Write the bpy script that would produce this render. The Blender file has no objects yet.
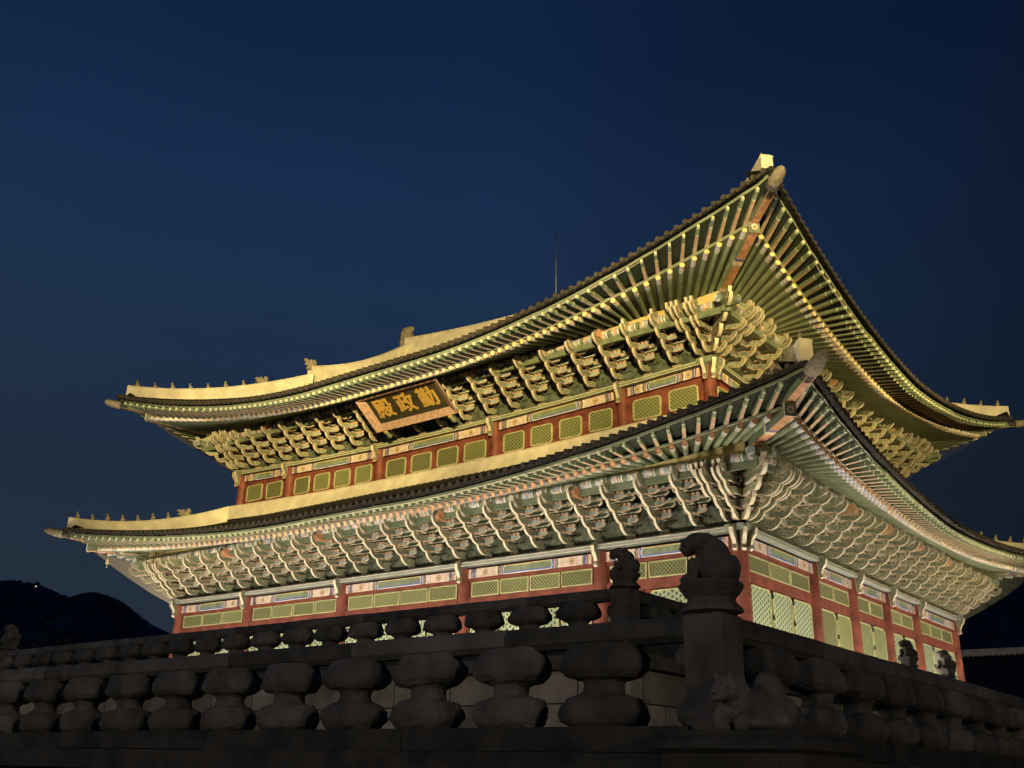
import bpy, bmesh, math, random
from mathutils import Matrix, Vector, noise
random.seed(7)
sc = bpy.context.scene
COL = sc.collection
PI = math.pi

# ------------------------------------------------------------------ camera
cd = bpy.data.cameras.new('camera'); cam = bpy.data.objects.new('camera', cd); COL.objects.link(cam)
cd.sensor_width = 36.0; cd.lens = 36.02; cd.clip_end = 5000.0; cd.clip_start = 0.1
Rv = Vector((0.78685184, 0.61668227, 0.02381507))
Uv = Vector((0.20323107, -0.29536211, 0.93351934))
Dv = Vector((-0.5827189, 0.72970144, 0.35773522))
CAM = Vector((14.5285, -30.1893, 1.6004))
m = Matrix((Rv, Uv, -Dv)).transposed().to_4x4(); m.translation = CAM
cam.matrix_world = m
sc.camera = cam

# ------------------------------------------------------------------ night sky
w = bpy.data.worlds.new('World'); sc.world = w; w.use_nodes = True
nt = w.node_tree; N = nt.nodes; LK = nt.links
for n in list(N): N.remove(n)
out = N.new('ShaderNodeOutputWorld'); bg = N.new('ShaderNodeBackground'); LK.new(bg.outputs[0], out.inputs[0])
tc = N.new('ShaderNodeTexCoord'); sep = N.new('ShaderNodeSeparateXYZ'); LK.new(tc.outputs['Generated'], sep.inputs[0])
rmp = N.new('ShaderNodeValToRGB'); LK.new(sep.outputs['Z'], rmp.inputs[0])
cr = rmp.color_ramp
SKY = [(0.0, (.0180, .0260, .0400)), (.22, (.0176, .0296, .0513)), (.41, (.0130, .0319, .0762)),
       (.51, (.0105, .0268, .0780)), (.62, (.0056, .0185, .0612)), (1.0, (.0030, .0100, .0380))]
cr.elements[0].position = 0; cr.elements[0].color = SKY[0][1] + (1,)
cr.elements[1].position = 1; cr.elements[1].color = SKY[-1][1] + (1,)
for p, c in SKY[1:-1]:
    e = cr.elements.new(p); e.color = c + (1,)
# the sky is paler to the west (photo left), deeper to the north-east
dot = N.new('ShaderNodeVectorMath'); dot.operation = 'DOT_PRODUCT'; LK.new(tc.outputs['Generated'], dot.inputs[0])
dot.inputs[1].default_value = (-0.787, -0.617, 0)
mr = N.new('ShaderNodeMapRange'); LK.new(dot.outputs['Value'], mr.inputs[0])
mr.inputs[1].default_value = -.46; mr.inputs[2].default_value = .02; mr.inputs[3].default_value = .40; mr.inputs[4].default_value = 1.0
mx = N.new('ShaderNodeVectorMath'); mx.operation = 'SCALE'; LK.new(rmp.outputs[0], mx.inputs[0]); LK.new(mr.outputs[0], mx.inputs['Scale'])
nz0 = N.new('ShaderNodeTexNoise'); nz0.inputs['Scale'].default_value = 2.2; nz0.inputs['Detail'].default_value = 4; LK.new(tc.outputs['Generated'], nz0.inputs['Vector'])
mr0 = N.new('ShaderNodeMapRange'); LK.new(nz0.outputs['Fac'], mr0.inputs[0]); mr0.inputs[1].default_value = .3; mr0.inputs[2].default_value = .7; mr0.inputs[3].default_value = .82; mr0.inputs[4].default_value = 1.02
mx0 = N.new('ShaderNodeVectorMath'); mx0.operation = 'SCALE'; LK.new(mx.outputs[0], mx0.inputs[0]); LK.new(mr0.outputs[0], mx0.inputs['Scale'])
LK.new(mx0.outputs[0], bg.inputs[0]); bg.inputs[1].default_value = 1.0

sc.view_settings.view_transform = 'Standard'; sc.view_settings.look = 'None'
sc.view_settings.exposure = 0.0; sc.view_settings.gamma = 1.0
sc.render.engine = 'CYCLES'
try:
    sc.cycles.use_denoising = True; sc.cycles.max_bounces = 5; sc.cycles.diffuse_bounces = 3
except Exception: pass

# ------------------------------------------------------------------ floodlights (the place is floodlit at night)
def aim(o, src, dst):
    o.location = src
    o.rotation_euler = (Vector(dst) - Vector(src)).to_track_quat('-Z', 'Y').to_euler()
def area(name, src, dst, sx, sy, power, col, roll=None):
    l = bpy.data.lights.new(name, 'AREA'); l.shape = 'RECTANGLE'; l.size = sx; l.size_y = sy; l.energy = power; l.color = col
    o = bpy.data.objects.new(name, l); COL.objects.link(o); aim(o, src, dst); return o
def spot(name, src, dst, deg, power, col, blend=.5, rad=.25):
    l = bpy.data.lights.new(name, 'SPOT'); l.energy = power; l.color = col; l.spot_size = math.radians(deg); l.spot_blend = blend
    l.shadow_soft_size = rad
    o = bpy.data.objects.new(name, l); COL.objects.link(o); aim(o, src, dst); return o
WHITE = (1.0, .88, .70); GOLD = (1.0, .77, .32)
L_ = 30.14
# projectors on the terrace floor, washing the lower storey and its eaves from below
LOWP, LOWS, FAR, FILL = 3200, 1950, 165000, 2700
for k in range(5):
    x = -29 + 6.6 * k
    area('floor_projector', (x, -7.2, 3.75), (x - .6, -1.2, 9.6), 2.2, .35, LOWP / 5, WHITE)
for k in range(4):
    y = 1 + 6.8 * k
    area('floor_projector', (3.7, y, 3.75), (1.1, y + .3, 9.9), 3.0, .35, LOWS / 4, WHITE)
    area('floor_projector', (-L_ - 4.3, y, 3.75), (-L_ - 1.2, y + .3, 9.9), 3.0, .35, LOWS / 2.2, WHITE)
# warm projectors on masts out in the court, front right
for tx, pw in ((-29, 1.25), (-21, 1.1), (-13, 1.0), (-5, .9), (2, .8)):
    spot('mast_projector', (30, -52, 14), (tx, 0, 19.2), 15, FAR * pw, GOLD, .6)
for ty, pw in ((8, .8), (19, 1.0)):
    spot('mast_projector', (52, -22, 14), (1, ty, 18.6), 17, FAR * pw, GOLD, .6)

# added fill areas without a known source, lifting the dark terrace stone
area('stone_fill', (-4, -78, 13), (4, -20, 3), 5, 5, FILL * .9, (1.0, .84, .62))
area('stone_fill', (70, -42, 13), (8, -12, 3), 5, 5, FILL * 1.2, (1.0, .82, .58))

# ------------------------------------------------------------------ materials
def node_mat(name):
    mt = bpy.data.materials.new(name); mt.use_nodes = True
    return mt, mt.node_tree.nodes, mt.node_tree.links, mt.node_tree.nodes['Principled BSDF']
def vary(n, l, src, b, lo, hi):
    oi = n.new('ShaderNodeObjectInfo'); mr_ = n.new('ShaderNodeMapRange'); l.new(oi.outputs['Random'], mr_.inputs[0]); mr_.inputs[3].default_value = lo; mr_.inputs[4].default_value = hi
    sc_ = n.new('ShaderNodeVectorMath'); sc_.operation = 'SCALE'; l.new(src, sc_.inputs[0]); l.new(mr_.outputs[0], sc_.inputs['Scale']); l.new(sc_.outputs[0], b.inputs['Base Color'])
def mat(name, col, rough=.6, var=.25, scale=3.0, bump=0.0, bscale=30, col2=None, spec=.3, obj=0.0):
    mt, n, l, b = node_mat(name)
    b.inputs['Roughness'].default_value = rough
    b.inputs['Specular IOR Level'].default_value = spec
    t = n.new('ShaderNodeTexCoord'); g = n.new('ShaderNodeNewGeometry')
    nz = n.new('ShaderNodeTexNoise'); nz.inputs['Scale'].default_value = scale; nz.inputs['Detail'].default_value = 6
    l.new(g.outputs['Position'], nz.inputs['Vector'])
    r = n.new('ShaderNodeValToRGB'); l.new(nz.outputs['Fac'], r.inputs[0])
    a = tuple(c * (1 - var) for c in col); c2 = col2 or tuple(min(1, c * (1 + var)) for c in col)
    r.color_ramp.elements[0].position = .32; r.color_ramp.elements[0].color = a + (1,)
    r.color_ramp.elements[1].position = .68; r.color_ramp.elements[1].color = c2 + (1,)
    l.new(r.outputs[0], b.inputs['Base Color'])
    if obj: vary(n, l, r.outputs[0], b, 1 - obj, 1 + obj)
    if bump:
        nb = n.new('ShaderNodeTexNoise'); nb.inputs['Scale'].default_value = bscale; nb.inputs['Detail'].default_value = 5
        l.new(g.outputs['Position'], nb.inputs['Vector'])
        bp = n.new('ShaderNodeBump'); bp.inputs['Strength'].default_value = bump; bp.inputs['Distance'].default_value = .03
        l.new(nb.outputs['Fac'], bp.inputs['Height']); l.new(bp.outputs[0], b.inputs['Normal'])
    return mt
def pattern_mat(name, cols, scale, stretch=(1, 1, 1)):
    mt, n, l, b = node_mat(name); b.inputs['Roughness'].default_value = .6
    t = n.new('ShaderNodeTexCoord'); mp = n.new('ShaderNodeMapping'); mp.inputs['Scale'].default_value = stretch
    l.new(t.outputs['Object'], mp.inputs[0])
    v = n.new('ShaderNodeTexVoronoi'); v.inputs['Scale'].default_value = scale; l.new(mp.outputs[0], v.inputs['Vector'])
    s = n.new('ShaderNodeSeparateColor'); l.new(v.outputs['Color'], s.inputs[0])
    r = n.new('ShaderNodeValToRGB'); r.color_ramp.interpolation = 'CONSTANT'; l.new(s.outputs[0], r.inputs[0])
    k = len(cols)
    for i, c in enumerate(cols):
        e = r.color_ramp.elements[i] if i < 2 else r.color_ramp.elements.new(i / k)
        e.position = i / k; e.color = c + (1,)
    l.new(r.outputs[0], b.inputs['Base Color'])
    return mt
def lattice_mat(name, light, dark, period, width, angles):
    mt, n, l, b = node_mat(name); b.inputs['Roughness'].default_value = .65
    t = n.new('ShaderNodeTexCoord'); acc = None
    for a in angles:
        d = n.new('ShaderNodeVectorMath'); d.operation = 'DOT_PRODUCT'; l.new(t.outputs['Object'], d.inputs[0])
        d.inputs[1].default_value = (math.cos(a) / period, 0, math.sin(a) / period)
        f = n.new('ShaderNodeMath'); f.operation = 'FRACT'; l.new(d.outputs['Value'], f.inputs[0])
        s = n.new('ShaderNodeMath'); s.operation = 'SUBTRACT'; l.new(f.outputs[0], s.inputs[0]); s.inputs[1].default_value = .5
        ab = n.new('ShaderNodeMath'); ab.operation = 'ABSOLUTE'; l.new(s.outputs[0], ab.inputs[0])
        if acc is None: acc = ab
        else:
            mn = n.new('ShaderNodeMath'); mn.operation = 'MINIMUM'; l.new(acc.outputs[0], mn.inputs[0]); l.new(ab.outputs[0], mn.inputs[1]); acc = mn
    r = n.new('ShaderNodeMapRange'); l.new(acc.outputs[0], r.inputs[0])
    r.inputs[1].default_value = width * .8; r.inputs[2].default_value = width * 1.2; r.inputs[3].default_value = 0; r.inputs[4].default_value = 1
    mxn = n.new('ShaderNodeMix'); mxn.data_type = 'RGBA'; l.new(r.outputs[0], mxn.inputs['Factor'])
    mxn.inputs['A'].default_value = light + (1,); mxn.inputs['B'].default_value = dark + (1,)
    vary(n, l, mxn.outputs['Result'], b, .78, 1.14)
    bp = n.new('ShaderNodeBump'); bp.inputs['Strength'].default_value = .9; bp.inputs['Distance'].default_value = .04; bp.invert = True; l.new(r.outputs[0], bp.inputs['Height']); l.new(bp.outputs[0], b.inputs['Normal'])
    return mt
def stone_wall_mat(name, col, bw=1.4, bh=.55):
    mt, n, l, b = node_mat(name); b.inputs['Roughness'].default_value = .85
    g = n.new('ShaderNodeNewGeometry'); s = n.new('ShaderNodeSeparateXYZ'); l.new(g.outputs['Position'], s.inputs[0])
    ad = n.new('ShaderNodeMath'); ad.operation = 'ADD'; l.new(s.outputs[0], ad.inputs[0]); l.new(s.outputs[1], ad.inputs[1])
    cb = n.new('ShaderNodeCombineXYZ'); l.new(ad.outputs[0], cb.inputs[0]); l.new(s.outputs[2], cb.inputs[1])
    br = n.new('ShaderNodeTexBrick'); l.new(cb.outputs[0], br.inputs['Vector'])
    br.inputs['Scale'].default_value = 1; br.inputs['Brick Width'].default_value = bw; br.inputs['Row Height'].default_value = bh
    br.inputs['Mortar Size'].default_value = .012
    br.inputs['Color1'].default_value = tuple(c * .62 for c in col) + (1,); br.inputs['Color2'].default_value = tuple(c * 1.2 for c in col) + (1,)
    br.inputs['Mortar'].default_value = (.03, .028, .025, 1)
    nz = n.new('ShaderNodeTexNoise'); nz.inputs['Scale'].default_value = 1.7; nz.inputs['Detail'].default_value = 8; l.new(g.outputs['Position'], nz.inputs['Vector'])
    mu = n.new('ShaderNodeMix'); mu.data_type = 'RGBA'; mu.blend_type = 'MULTIPLY'; mu.inputs['Factor'].default_value = .8
    r = n.new('ShaderNodeValToRGB'); l.new(nz.outputs['Fac'], r.inputs[0]); r.color_ramp.elements[0].position = .35; r.color_ramp.elements[0].color = (.45, .43, .4, 1)
    r.color_ramp.elements[1].position = .65; r.color_ramp.elements[1].color = (1, 1, 1, 1)
    l.new(br.outputs['Color'], mu.inputs['A']); l.new(r.outputs[0], mu.inputs['B']); l.new(mu.outputs['Result'], b.inputs['Base Color'])
    bp = n.new('ShaderNodeBump'); bp.inputs['Strength'].default_value = .4; l.new(nz.outputs['Fac'], bp.inputs['Height']); l.new(bp.outputs[0], b.inputs['Normal'])
    return mt

M = {}
M['red'] = mat('red_paint', (.165, .047, .030), .55, .36, 2.2)
M['green'] = mat('green_paint', (.15, .18, .11), .6, .25, 4)
M['eave'] = mat('shaded_eave_board', (.024, .032, .019), .8, .25, 3)  # green darkened to carry the shade between the flying rafters
M['endgreen'] = mat('pale_end_green', (.50, .54, .34), .6, .15, 5)
M['lgreen'] = mat('pale_green_paint', (.18, .215, .13), .6, .25, 3)
M['dgreen'] = mat('dark_green_paint', (.040, .060, .032), .7, .3, 3)
M['olive'] = mat('olive_board', (.085, .095, .045), .7, .25, 2)
M['cream'] = mat('cream_edge_paint', (.63, .56, .41), .55, .15, 5)
M['pink'] = mat('pink_edge_paint', (.46, .31, .20), .55, .2, 5)
M['orange'] = mat('orange_paint', (.52, .26, .13), .5, .3, 5)
M['dragon'] = mat('dragon_orange', (.50, .23, .11), .55, .25, 5)
M['blue'] = mat('blue_paint', (.10, .13, .42), .55, .2, 5)
M['beige'] = mat('pink_beige_paint', (.56, .44, .36), .6, .2, 8)
M['terra'] = mat('terracotta_paint', (.46, .20, .13), .6, .25, 6)
M['white'] = mat('white_paint', (.66, .64, .58), .55, .1, 5)
M['ochre'] = mat('ochre_board', (.52, .40, .17), .65, .15, 3)
M['plaster'] = mat('ridge_plaster', (.67, .60, .44), .85, .20, 1.8, .4, 7, (.73, .66, .49))
M['tile'] = mat('roof_tile', (.022, .019, .016), .7, .45, 2.2, .3, 20)
M['tileend'] = mat('roof_tile_end', (.055, .046, .036), .75, .4, 6, .3, 20)
M['oldtile'] = mat('mossy_tile_figure', (.26, .22, .15), .8, .35, 8, .3, 25)
M['stone'] = mat('weathered_granite', (.165, .156, .140), .9, .36, 3.0, .7, 30, obj=.22)
M['stone_dark'] = mat('dark_granite', (.125, .118, .106), .92, .36, 3.2, .7, 30, obj=.2)
M['stone_low'] = mat('shaded_granite', (.062, .058, .052), .92, .4, 2.5, .7, 28, obj=.2)  # light fading towards the rail foot is painted in as near-black
M['stonebase'] = stone_wall_mat('shaded_granite_blocks', (.085, .078, .068))  # lower terrace blocks, same fading light put into the colour
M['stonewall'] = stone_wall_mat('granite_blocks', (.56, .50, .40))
M['gold'] = mat('gilt_letter', (.58, .36, .085), .45, .15, 8)
M['signblack'] = mat('dark_sign_board', (.050, .042, .026), .6, .3, 4)
M['signpink'] = mat('painted_sign_frame', (.42, .27, .20), .6, .3, 9)
M['brush'] = pattern_mat('beam_end_pattern', [(.66, .55, .43), (.52, .26, .20), (.60, .54, .50), (.30, .34, .52), (.54, .36, .16), (.20, .28, .18), (.68, .62, .54), (.36, .40, .50)], 9.5, (1.5, 1, 1.0))
M['disc'] = pattern_mat('purlin_end_pattern', [(.12, .16, .22), (.60, .60, .55), (.20, .26, .25), (.45, .48, .5)], 9)
M['lat_door'] = lattice_mat('hexagon_lattice', (.31, .36, .22), (.065, .095, .05), .155, .17, (0, PI / 3, 2 * PI / 3))
M['lat_fine'] = lattice_mat('diagonal_lattice', (.225, .235, .09), (.055, .062, .022), .105, .20, (PI / 4, 3 * PI / 4))
M['lat_edge'] = mat('lattice_border', (.42, .40, .20), .6, .2, 5)
M['doorgreen'] = mat('door_green', (.17, .19, .085), .6, .15, 3)
M['ground'] = mat('court_paving', (.17, .16, .145), .9, .3, .8, .4, 6)
M['hill'] = mat('night_hill_forest', (.050, .062, .085), .95, .7, .06)
M['leaf'] = mat('night_leaves', (.045, .06, .03), .8, .5, 1)
M['bark'] = mat('bark', (.06, .045, .035), .9, .3, 5)
M['metal'] = mat('steel_rod', (.22, .22, .23), .5, .1, 5)
M['brass'] = mat('brass_bell', (.75, .62, .35), .3, .1, 9)
def curl_mat(name, base, line, scale):
    mt, n, l, b = node_mat(name); b.inputs['Roughness'].default_value = .6
    t = n.new('ShaderNodeTexCoord'); z = n.new('ShaderNodeTexNoise'); z.inputs['Scale'].default_value = scale; z.inputs['Detail'].default_value = 1
    l.new(t.outputs['Object'], z.inputs['Vector'])
    m1 = n.new('ShaderNodeMath'); m1.operation = 'MULTIPLY'; m1.inputs[1].default_value = 7; l.new(z.outputs['Fac'], m1.inputs[0])
    f = n.new('ShaderNodeMath'); f.operation = 'FRACT'; l.new(m1.outputs[0], f.inputs[0])
    r = n.new('ShaderNodeValToRGB'); l.new(f.outputs[0], r.inputs[0]); e = r.color_ramp.elements
    e[0].position = .0; e[0].color = tuple(c * .55 for c in base) + (1,); e[1].position = .55; e[1].color = base + (1,)
    x = e.new(.70); x.color = line + (1,); x = e.new(.86); x.color = line + (1,); x = e.new(.95); x.color = tuple(c * .5 for c in base) + (1,)
    l.new(r.outputs[0], b.inputs['Base Color']); return mt
M['curlgreen'] = curl_mat('painted_bracket_green', (.20, .25, .16), (.46, .41, .25), 5.5)
M['curldark'] = curl_mat('painted_bracket_dark', (.12, .165, .115), (.34, .29, .18), 6.5)
M['panel'] = mat('bracket_panel_paint', (.075, .088, .058), .7, .5, 5)
M['bluegrey'] = mat('blue_grey_paint', (.28, .33, .31), .6, .3, 6)
M['greygreen'] = mat('grey_green_paint', (.25, .27, .24), .6, .15, 3)
def net_mat(name, col, fac):
    mt, n, l, b = node_mat(name); b.inputs['Roughness'].default_value = .9; b.inputs['Base Color'].default_value = col + (1,)
    b.inputs['Specular IOR Level'].default_value = 0
    tl = n.new('ShaderNodeBsdfTranslucent'); tl.inputs[0].default_value = col + (1,); m2 = n.new('ShaderNodeMixShader'); l.new(b.outputs[0], m2.inputs[1]); l.new(tl.outputs[0], m2.inputs[2])
    tr = n.new('ShaderNodeBsdfTransparent'); mx_ = n.new('ShaderNodeMixShader'); mx_.inputs[0].default_value = fac
    l.new(tr.outputs[0], mx_.inputs[1]); l.new(m2.outputs[0], mx_.inputs[2]); l.new(mx_.outputs[0], n['Material Output'].inputs['Surface']); return mt
M['netdense'] = net_mat('dense_bird_net', (.34, .31, .23), .55)
M['net'] = net_mat('fine_bird_net', (.33, .34, .21), .18)
def flower_mat(name, petal, centre, edge):
    mt, n, l, b = node_mat(name); b.inputs['Roughness'].default_value = .55
    t = n.new('ShaderNodeTexCoord'); s = n.new('ShaderNodeSeparateXYZ'); l.new(t.outputs['Object'], s.inputs[0])
    cb = n.new('ShaderNodeCombineXYZ'); l.new(s.outputs[1], cb.inputs[0]); l.new(s.outputs[2], cb.inputs[1])
    ln = n.new('ShaderNodeVectorMath'); ln.operation = 'LENGTH'; l.new(cb.outputs[0], ln.inputs[0])
    r = n.new('ShaderNodeValToRGB'); r.color_ramp.interpolation = 'CONSTANT'
    mr_ = n.new('ShaderNodeMapRange'); mr_.inputs[2].default_value = .12; l.new(ln.outputs['Value'], mr_.inputs[0]); l.new(mr_.outputs[0], r.inputs[0])
    e = r.color_ramp.elements; e[0].position = 0; e[0].color = centre + (1,); e[1].position = .28; e[1].color = petal + (1,)
    x = e.new(.74); x.color = edge + (1,)
    l.new(r.outputs[0], b.inputs['Base Color']); return mt
M['raftend'] = flower_mat('rafter_end_flower', (.62, .27, .12), (.75, .60, .38), (.74, .52, .30))
M['raftpale'] = flower_mat('rafter_end_pale', (.68, .50, .20), (.74, .60, .34), (.72, .56, .28))

# ------------------------------------------------------------------ mesh helpers
class MB:
    def __init__(s): s.v = []; s.f = []; s.m = []; s.sm = []
    def add(s, vs, fs, mi=0, smooth=False, T=None):
        o = len(s.v)
        s.v += [tuple(T @ Vector(p)) for p in vs] if T else [tuple(p) for p in vs]
        for k, f in enumerate(fs):
            s.f.append(tuple(i + o for i in f)); s.m.append(mi[k] if isinstance(mi, (list, tuple)) else mi); s.sm.append(smooth)
    def box(s, x0, x1, y0, y1, z0, z1, mi=0, T=None):
        s.add([(x0,y0,z0),(x1,y0,z0),(x1,y1,z0),(x0,y1,z0),(x0,y0,z1),(x1,y0,z1),(x1,y1,z1),(x0,y1,z1)],
              [(0,3,2,1),(4,5,6,7),(0,1,5,4),(1,2,6,5),(2,3,7,6),(3,0,4,7)], mi, False, T)
    def cyl(s, p0, p1, r0, r1=None, n=12, mi=0, cap=True, capmi=None, smooth=True):
        r1 = r0 if r1 is None else r1
        p0 = Vector(p0); p1 = Vector(p1); d = (p1 - p0).normalized()
        a = d.orthogonal().normalized(); b = d.cross(a)
        vs = []
        for p, r in ((p0, r0), (p1, r1)):
            for k in range(n):
                t = 2 * PI * k / n; vs.append(p + (a * math.cos(t) + b * math.sin(t)) * r)
        s.add(vs, [(k, (k + 1) % n, n + (k + 1) % n, n + k) for k in range(n)], mi, smooth)
        if cap:
            c = mi if capmi is None else capmi
            s.add(vs[:n], [tuple(reversed(range(n)))], c); s.add(vs[n:], [tuple(range(n))], c)
    def loft(s, rings, mi=0, smooth=True, cap=True, mis=None):
        n = len(rings[0]); vs = [p for r in rings for p in r]; fs = []; ms = []
        for j in range(len(rings) - 1):
            for k in range(n):
                fs.append((j*n+k, j*n+(k+1) % n, (j+1)*n+(k+1) % n, (j+1)*n+k)); ms.append(mis[j] if mis else mi)
        s.add(vs, fs, ms, smooth)
        if cap:
            s.add(rings[0], [tuple(reversed(range(n)))], mis[0] if mis else mi); s.add(rings[-1], [tuple(range(n))], mis[-1] if mis else mi)
    def prism(s, prof, x0, x1, side=0, edge=1, bottom=None):
        """prof: (y,z) polygon, extruded along x"""
        n = len(prof)
        A = [(x0, p[0], p[1]) for p in prof]; B = [(x1, p[0], p[1]) for p in prof]
        ar = sum(prof[i][0]*prof[(i+1) % n][1] - prof[(i+1) % n][0]*prof[i][1] for i in range(n))
        fa = tuple(range(n)); fb = tuple(range(n, 2*n))
        if ar > 0: caps = [tuple(reversed(fa)), fb]
        else: caps = [fa, tuple(reversed(fb))]
        s.add(A + B, caps, side)
        for i in range(n):
            j = (i + 1) % n
            q = (i, j, n + j, n + i) if ar > 0 else (j, i, n + i, n + j)
            dz = prof[j][1] - prof[i][1]; dy = prof[j][0] - prof[i][0]
            nz = -dy if ar > 0 else dy     # outward normal z sign of this edge
            mi = edge if (nz < -1e-6 or bottom is None) else bottom
            s.add(A + B, [q], mi)
    def put(s, mesh_mb, T, matmap=None):
        o = len(s.v); s.v += [tuple(T @ Vector(p)) for p in mesh_mb.v]
        s.f += [tuple(i + o for i in f) for f in mesh_mb.f]; s.m += mesh_mb.m if matmap is None else [matmap[i] for i in mesh_mb.m]; s.sm += mesh_mb.sm
    def mesh(s, name, mats):
        me = bpy.data.meshes.new(name); me.from_pydata(s.v, [], s.f)
        for mt in mats: me.materials.append(M[mt])
        me.polygons.foreach_set('material_index', s.m); me.polygons.foreach_set('use_smooth', s.sm); me.update()
        return me
def link(name, data, parent=None, T=None):
    o = bpy.data.objects.new(name, data); COL.objects.link(o)
    if parent is not None:
        o.parent = parent
        if T is not None or not parent.get('_sub'):
            o.matrix_parent_inverse = WM[parent.name].inverted()
    if T is not None: o.matrix_basis = T
    WM[o.name] = T.copy() if T is not None else Matrix()
    return o
WM = {}
def sub(name, data, parent):                 # sub-part sharing the parent's local frame
    o = bpy.data.objects.new(name, data); COL.objects.link(o); o.parent = parent
    WM[o.name] = WM[parent.name]; return o
def tag(o, label, cat, group=None):
    o['label'] = label; o['category'] = cat
    if group: o['group'] = group
    return o
def thing(name, label, cat, loc=(0, 0, 0), rz=0, group=None):
    T = Matrix.Translation(loc) @ Matrix.Rotation(rz, 4, 'Z')
    o = link(name, None, None, T); return tag(o, label, cat, group)
def remesh(mb, name, mats, voxel, smooth=2, rough=0.0):
    """joins overlapping rounded pieces into one continuous carved surface"""
    me = mb.mesh(name, mats); o = bpy.data.objects.new('tmp', me); COL.objects.link(o)
    r = o.modifiers.new('r', 'REMESH'); r.mode = 'VOXEL'; r.voxel_size = voxel; r.use_smooth_shade = True
    if smooth:
        q = o.modifiers.new('s', 'SMOOTH'); q.iterations = smooth; q.factor = .5
    dg = bpy.context.evaluated_depsgraph_get(); dg.update()
    res = bpy.data.meshes.new_from_object(o.evaluated_get(dg)); res.name = name
    bpy.data.objects.remove(o)
    for v in res.vertices:
        if rough: v.co += Vector(noise.noise_vector(v.co * 9)) * rough
    res.materials.clear()
    for mt in mats: res.materials.append(M[mt])
    for p in res.polygons: p.use_smooth = True; p.material_index = 0
    return res
def ell(mb, c, r, rot=None, nu=14, nv=9):
    T = Matrix.Translation(c)
    if rot: 
        for ax, an in rot: T = T @ Matrix.Rotation(an, 4, ax)
    rings = []
    for j in range(nv + 1):
        ph = -PI/2 + PI * (j + .001) / (nv + .002)
        rings.append([tuple(T @ Vector((r[0]*math.cos(ph)*math.cos(2*PI*k/nu), r[1]*math.cos(ph)*math.sin(2*PI*k/nu), r[2]*math.sin(ph)))) for k in range(nu)])
    mb.loft(rings)

# ------------------------------------------------------------------ hall dimensions
L, W, IN = 30.14, 22.59, 1.588
BX = [0, 5.32, 11.65, 18.49, 24.82, 30.14]          # column lines along the front
BY = [0, 5.704, 9.43, 13.157, 16.883, 22.59]        # along the flank
ZF = 3.95                                            # hall floor
Z1 = 8.686; Z2 = 15.13
SIDES = [(L, Matrix.Translation((-L, 0, 0))),
         (W, Matrix.Rotation(PI/2, 4, 'Z')),
         (L, Matrix.Translation((0, W, 0)) @ Matrix.Rotation(PI, 4, 'Z')),
         (W, Matrix.Translation((-L, W, 0)) @ Matrix.Rotation(3*PI/2, 4, 'Z'))]
# side frame: x = along the wall, -y = outwards, z = up
def corner_dist(a, ln): return min(a, ln - a)
class Eave: pass
E1 = Eave(); E1.cl = 0; E1.ro, E1.rc, E1.rz, E1.ra = 2.70, 3.41, 10.90, .80
E1.to, E1.tcn, E1.tz, E1.ta, E1.D, E1.p = 3.80, 4.50, 11.10, 1.45, 16.0, 1.75
E2 = Eave(); E2.cl = IN; E2.ro, E2.rc, E2.rz, E2.ra = 1.72, 2.18, 16.92, 1.85
E2.to, E2.tcn, E2.tz, E2.ta, E2.D, E2.p = 3.05, 3.45, 17.15, 2.62, 15.0, 1.72
def g(e, a, ln, oc):
    return max(0.0, 1 - (corner_dist(a, ln) + oc) / e.D)
def rafter_end(e, a, ln):
    q = g(e, a, ln, e.rc); return e.ro + (e.rc - e.ro) * q ** 2.5, e.rz + e.ra * q ** e.p
def tile_edge(e, a, ln):
    q = g(e, a, ln, e.tcn); return e.to + (e.tcn - e.to) * q ** 2.5, e.tz + e.ta * q ** e.p
SP = .365

hall = thing('palace_hall', 'huge two-tiered palace hall with painted brackets and tiled roofs, floodlit at night', 'palace hall', (-L/2, W/2, ZF))
P = hall

# ---- body: floor plinth, inner walls
mb = MB(); mb.box(-L - 1.1, 1.1, -1.1, W + 1.1, 3.48, ZF, 0)
link('plinth', mb.mesh('plinth', ['stonewall']), P, Matrix())
mb = MB()
mb.box(-L + .12, -.12, .12, W - .12, ZF, 11.6, 0)
mb.box(-L + IN + .12, -IN - .12, IN + .12, W - IN - .12, 11.6, 17.6, 0)
link('inner_wall', mb.mesh('inner_wall', ['dgreen']), P, Matrix())

def lift2(a, ln):                           # raised corners of the upper storey
    c = min(a, ln - a) - IN
    return .37 * max(0, 1 - c / 13.48) ** 2

# ---- columns (front and right flank show; all corners included)
mb = MB(); mb.cyl((0, 0, 0), (0, 0, Z1 + .42 - ZF - .25), .31, .25, 20, 0); mb.cyl((0, 0, -.25 + .0), (0, 0, 0), .42, .40, 20, 1)
colm = mb.mesh('column', ['red', 'stone'])
done = set()
for s in (0, 1):
    ln, T = SIDES[s]
    for a in (BX if s == 0 else BY):
        p = T @ Vector((a, 0, 0)); key = (round(p.x, 1), round(p.y, 1))
        if key in done: continue
        done.add(key)
        link('column', colm, P, Matrix.Translation((p.x, p.y, ZF + .25)))
mb = MB(); mb.cyl((0, 0, 0), (0, 0, 2.55), .25, .24, 18, 0)
colu = mb.mesh('column', ['red'])
def ub(s):
    b = list(BX if s % 2 == 0 else BY); b[0] += IN; b[-1] -= IN; return b
for s in (0, 1):
    ln, T = SIDES[s]
    for a in ub(s):
        p = T @ Vector((a, IN, 0)); key = (round(p.x, 1), round(p.y, 1), 1)
        if key in done: continue
        done.add(key)
        link('column', colu, P, Matrix.Translation((p.x, p.y, 13.0 + lift2(a, ln))))

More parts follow.
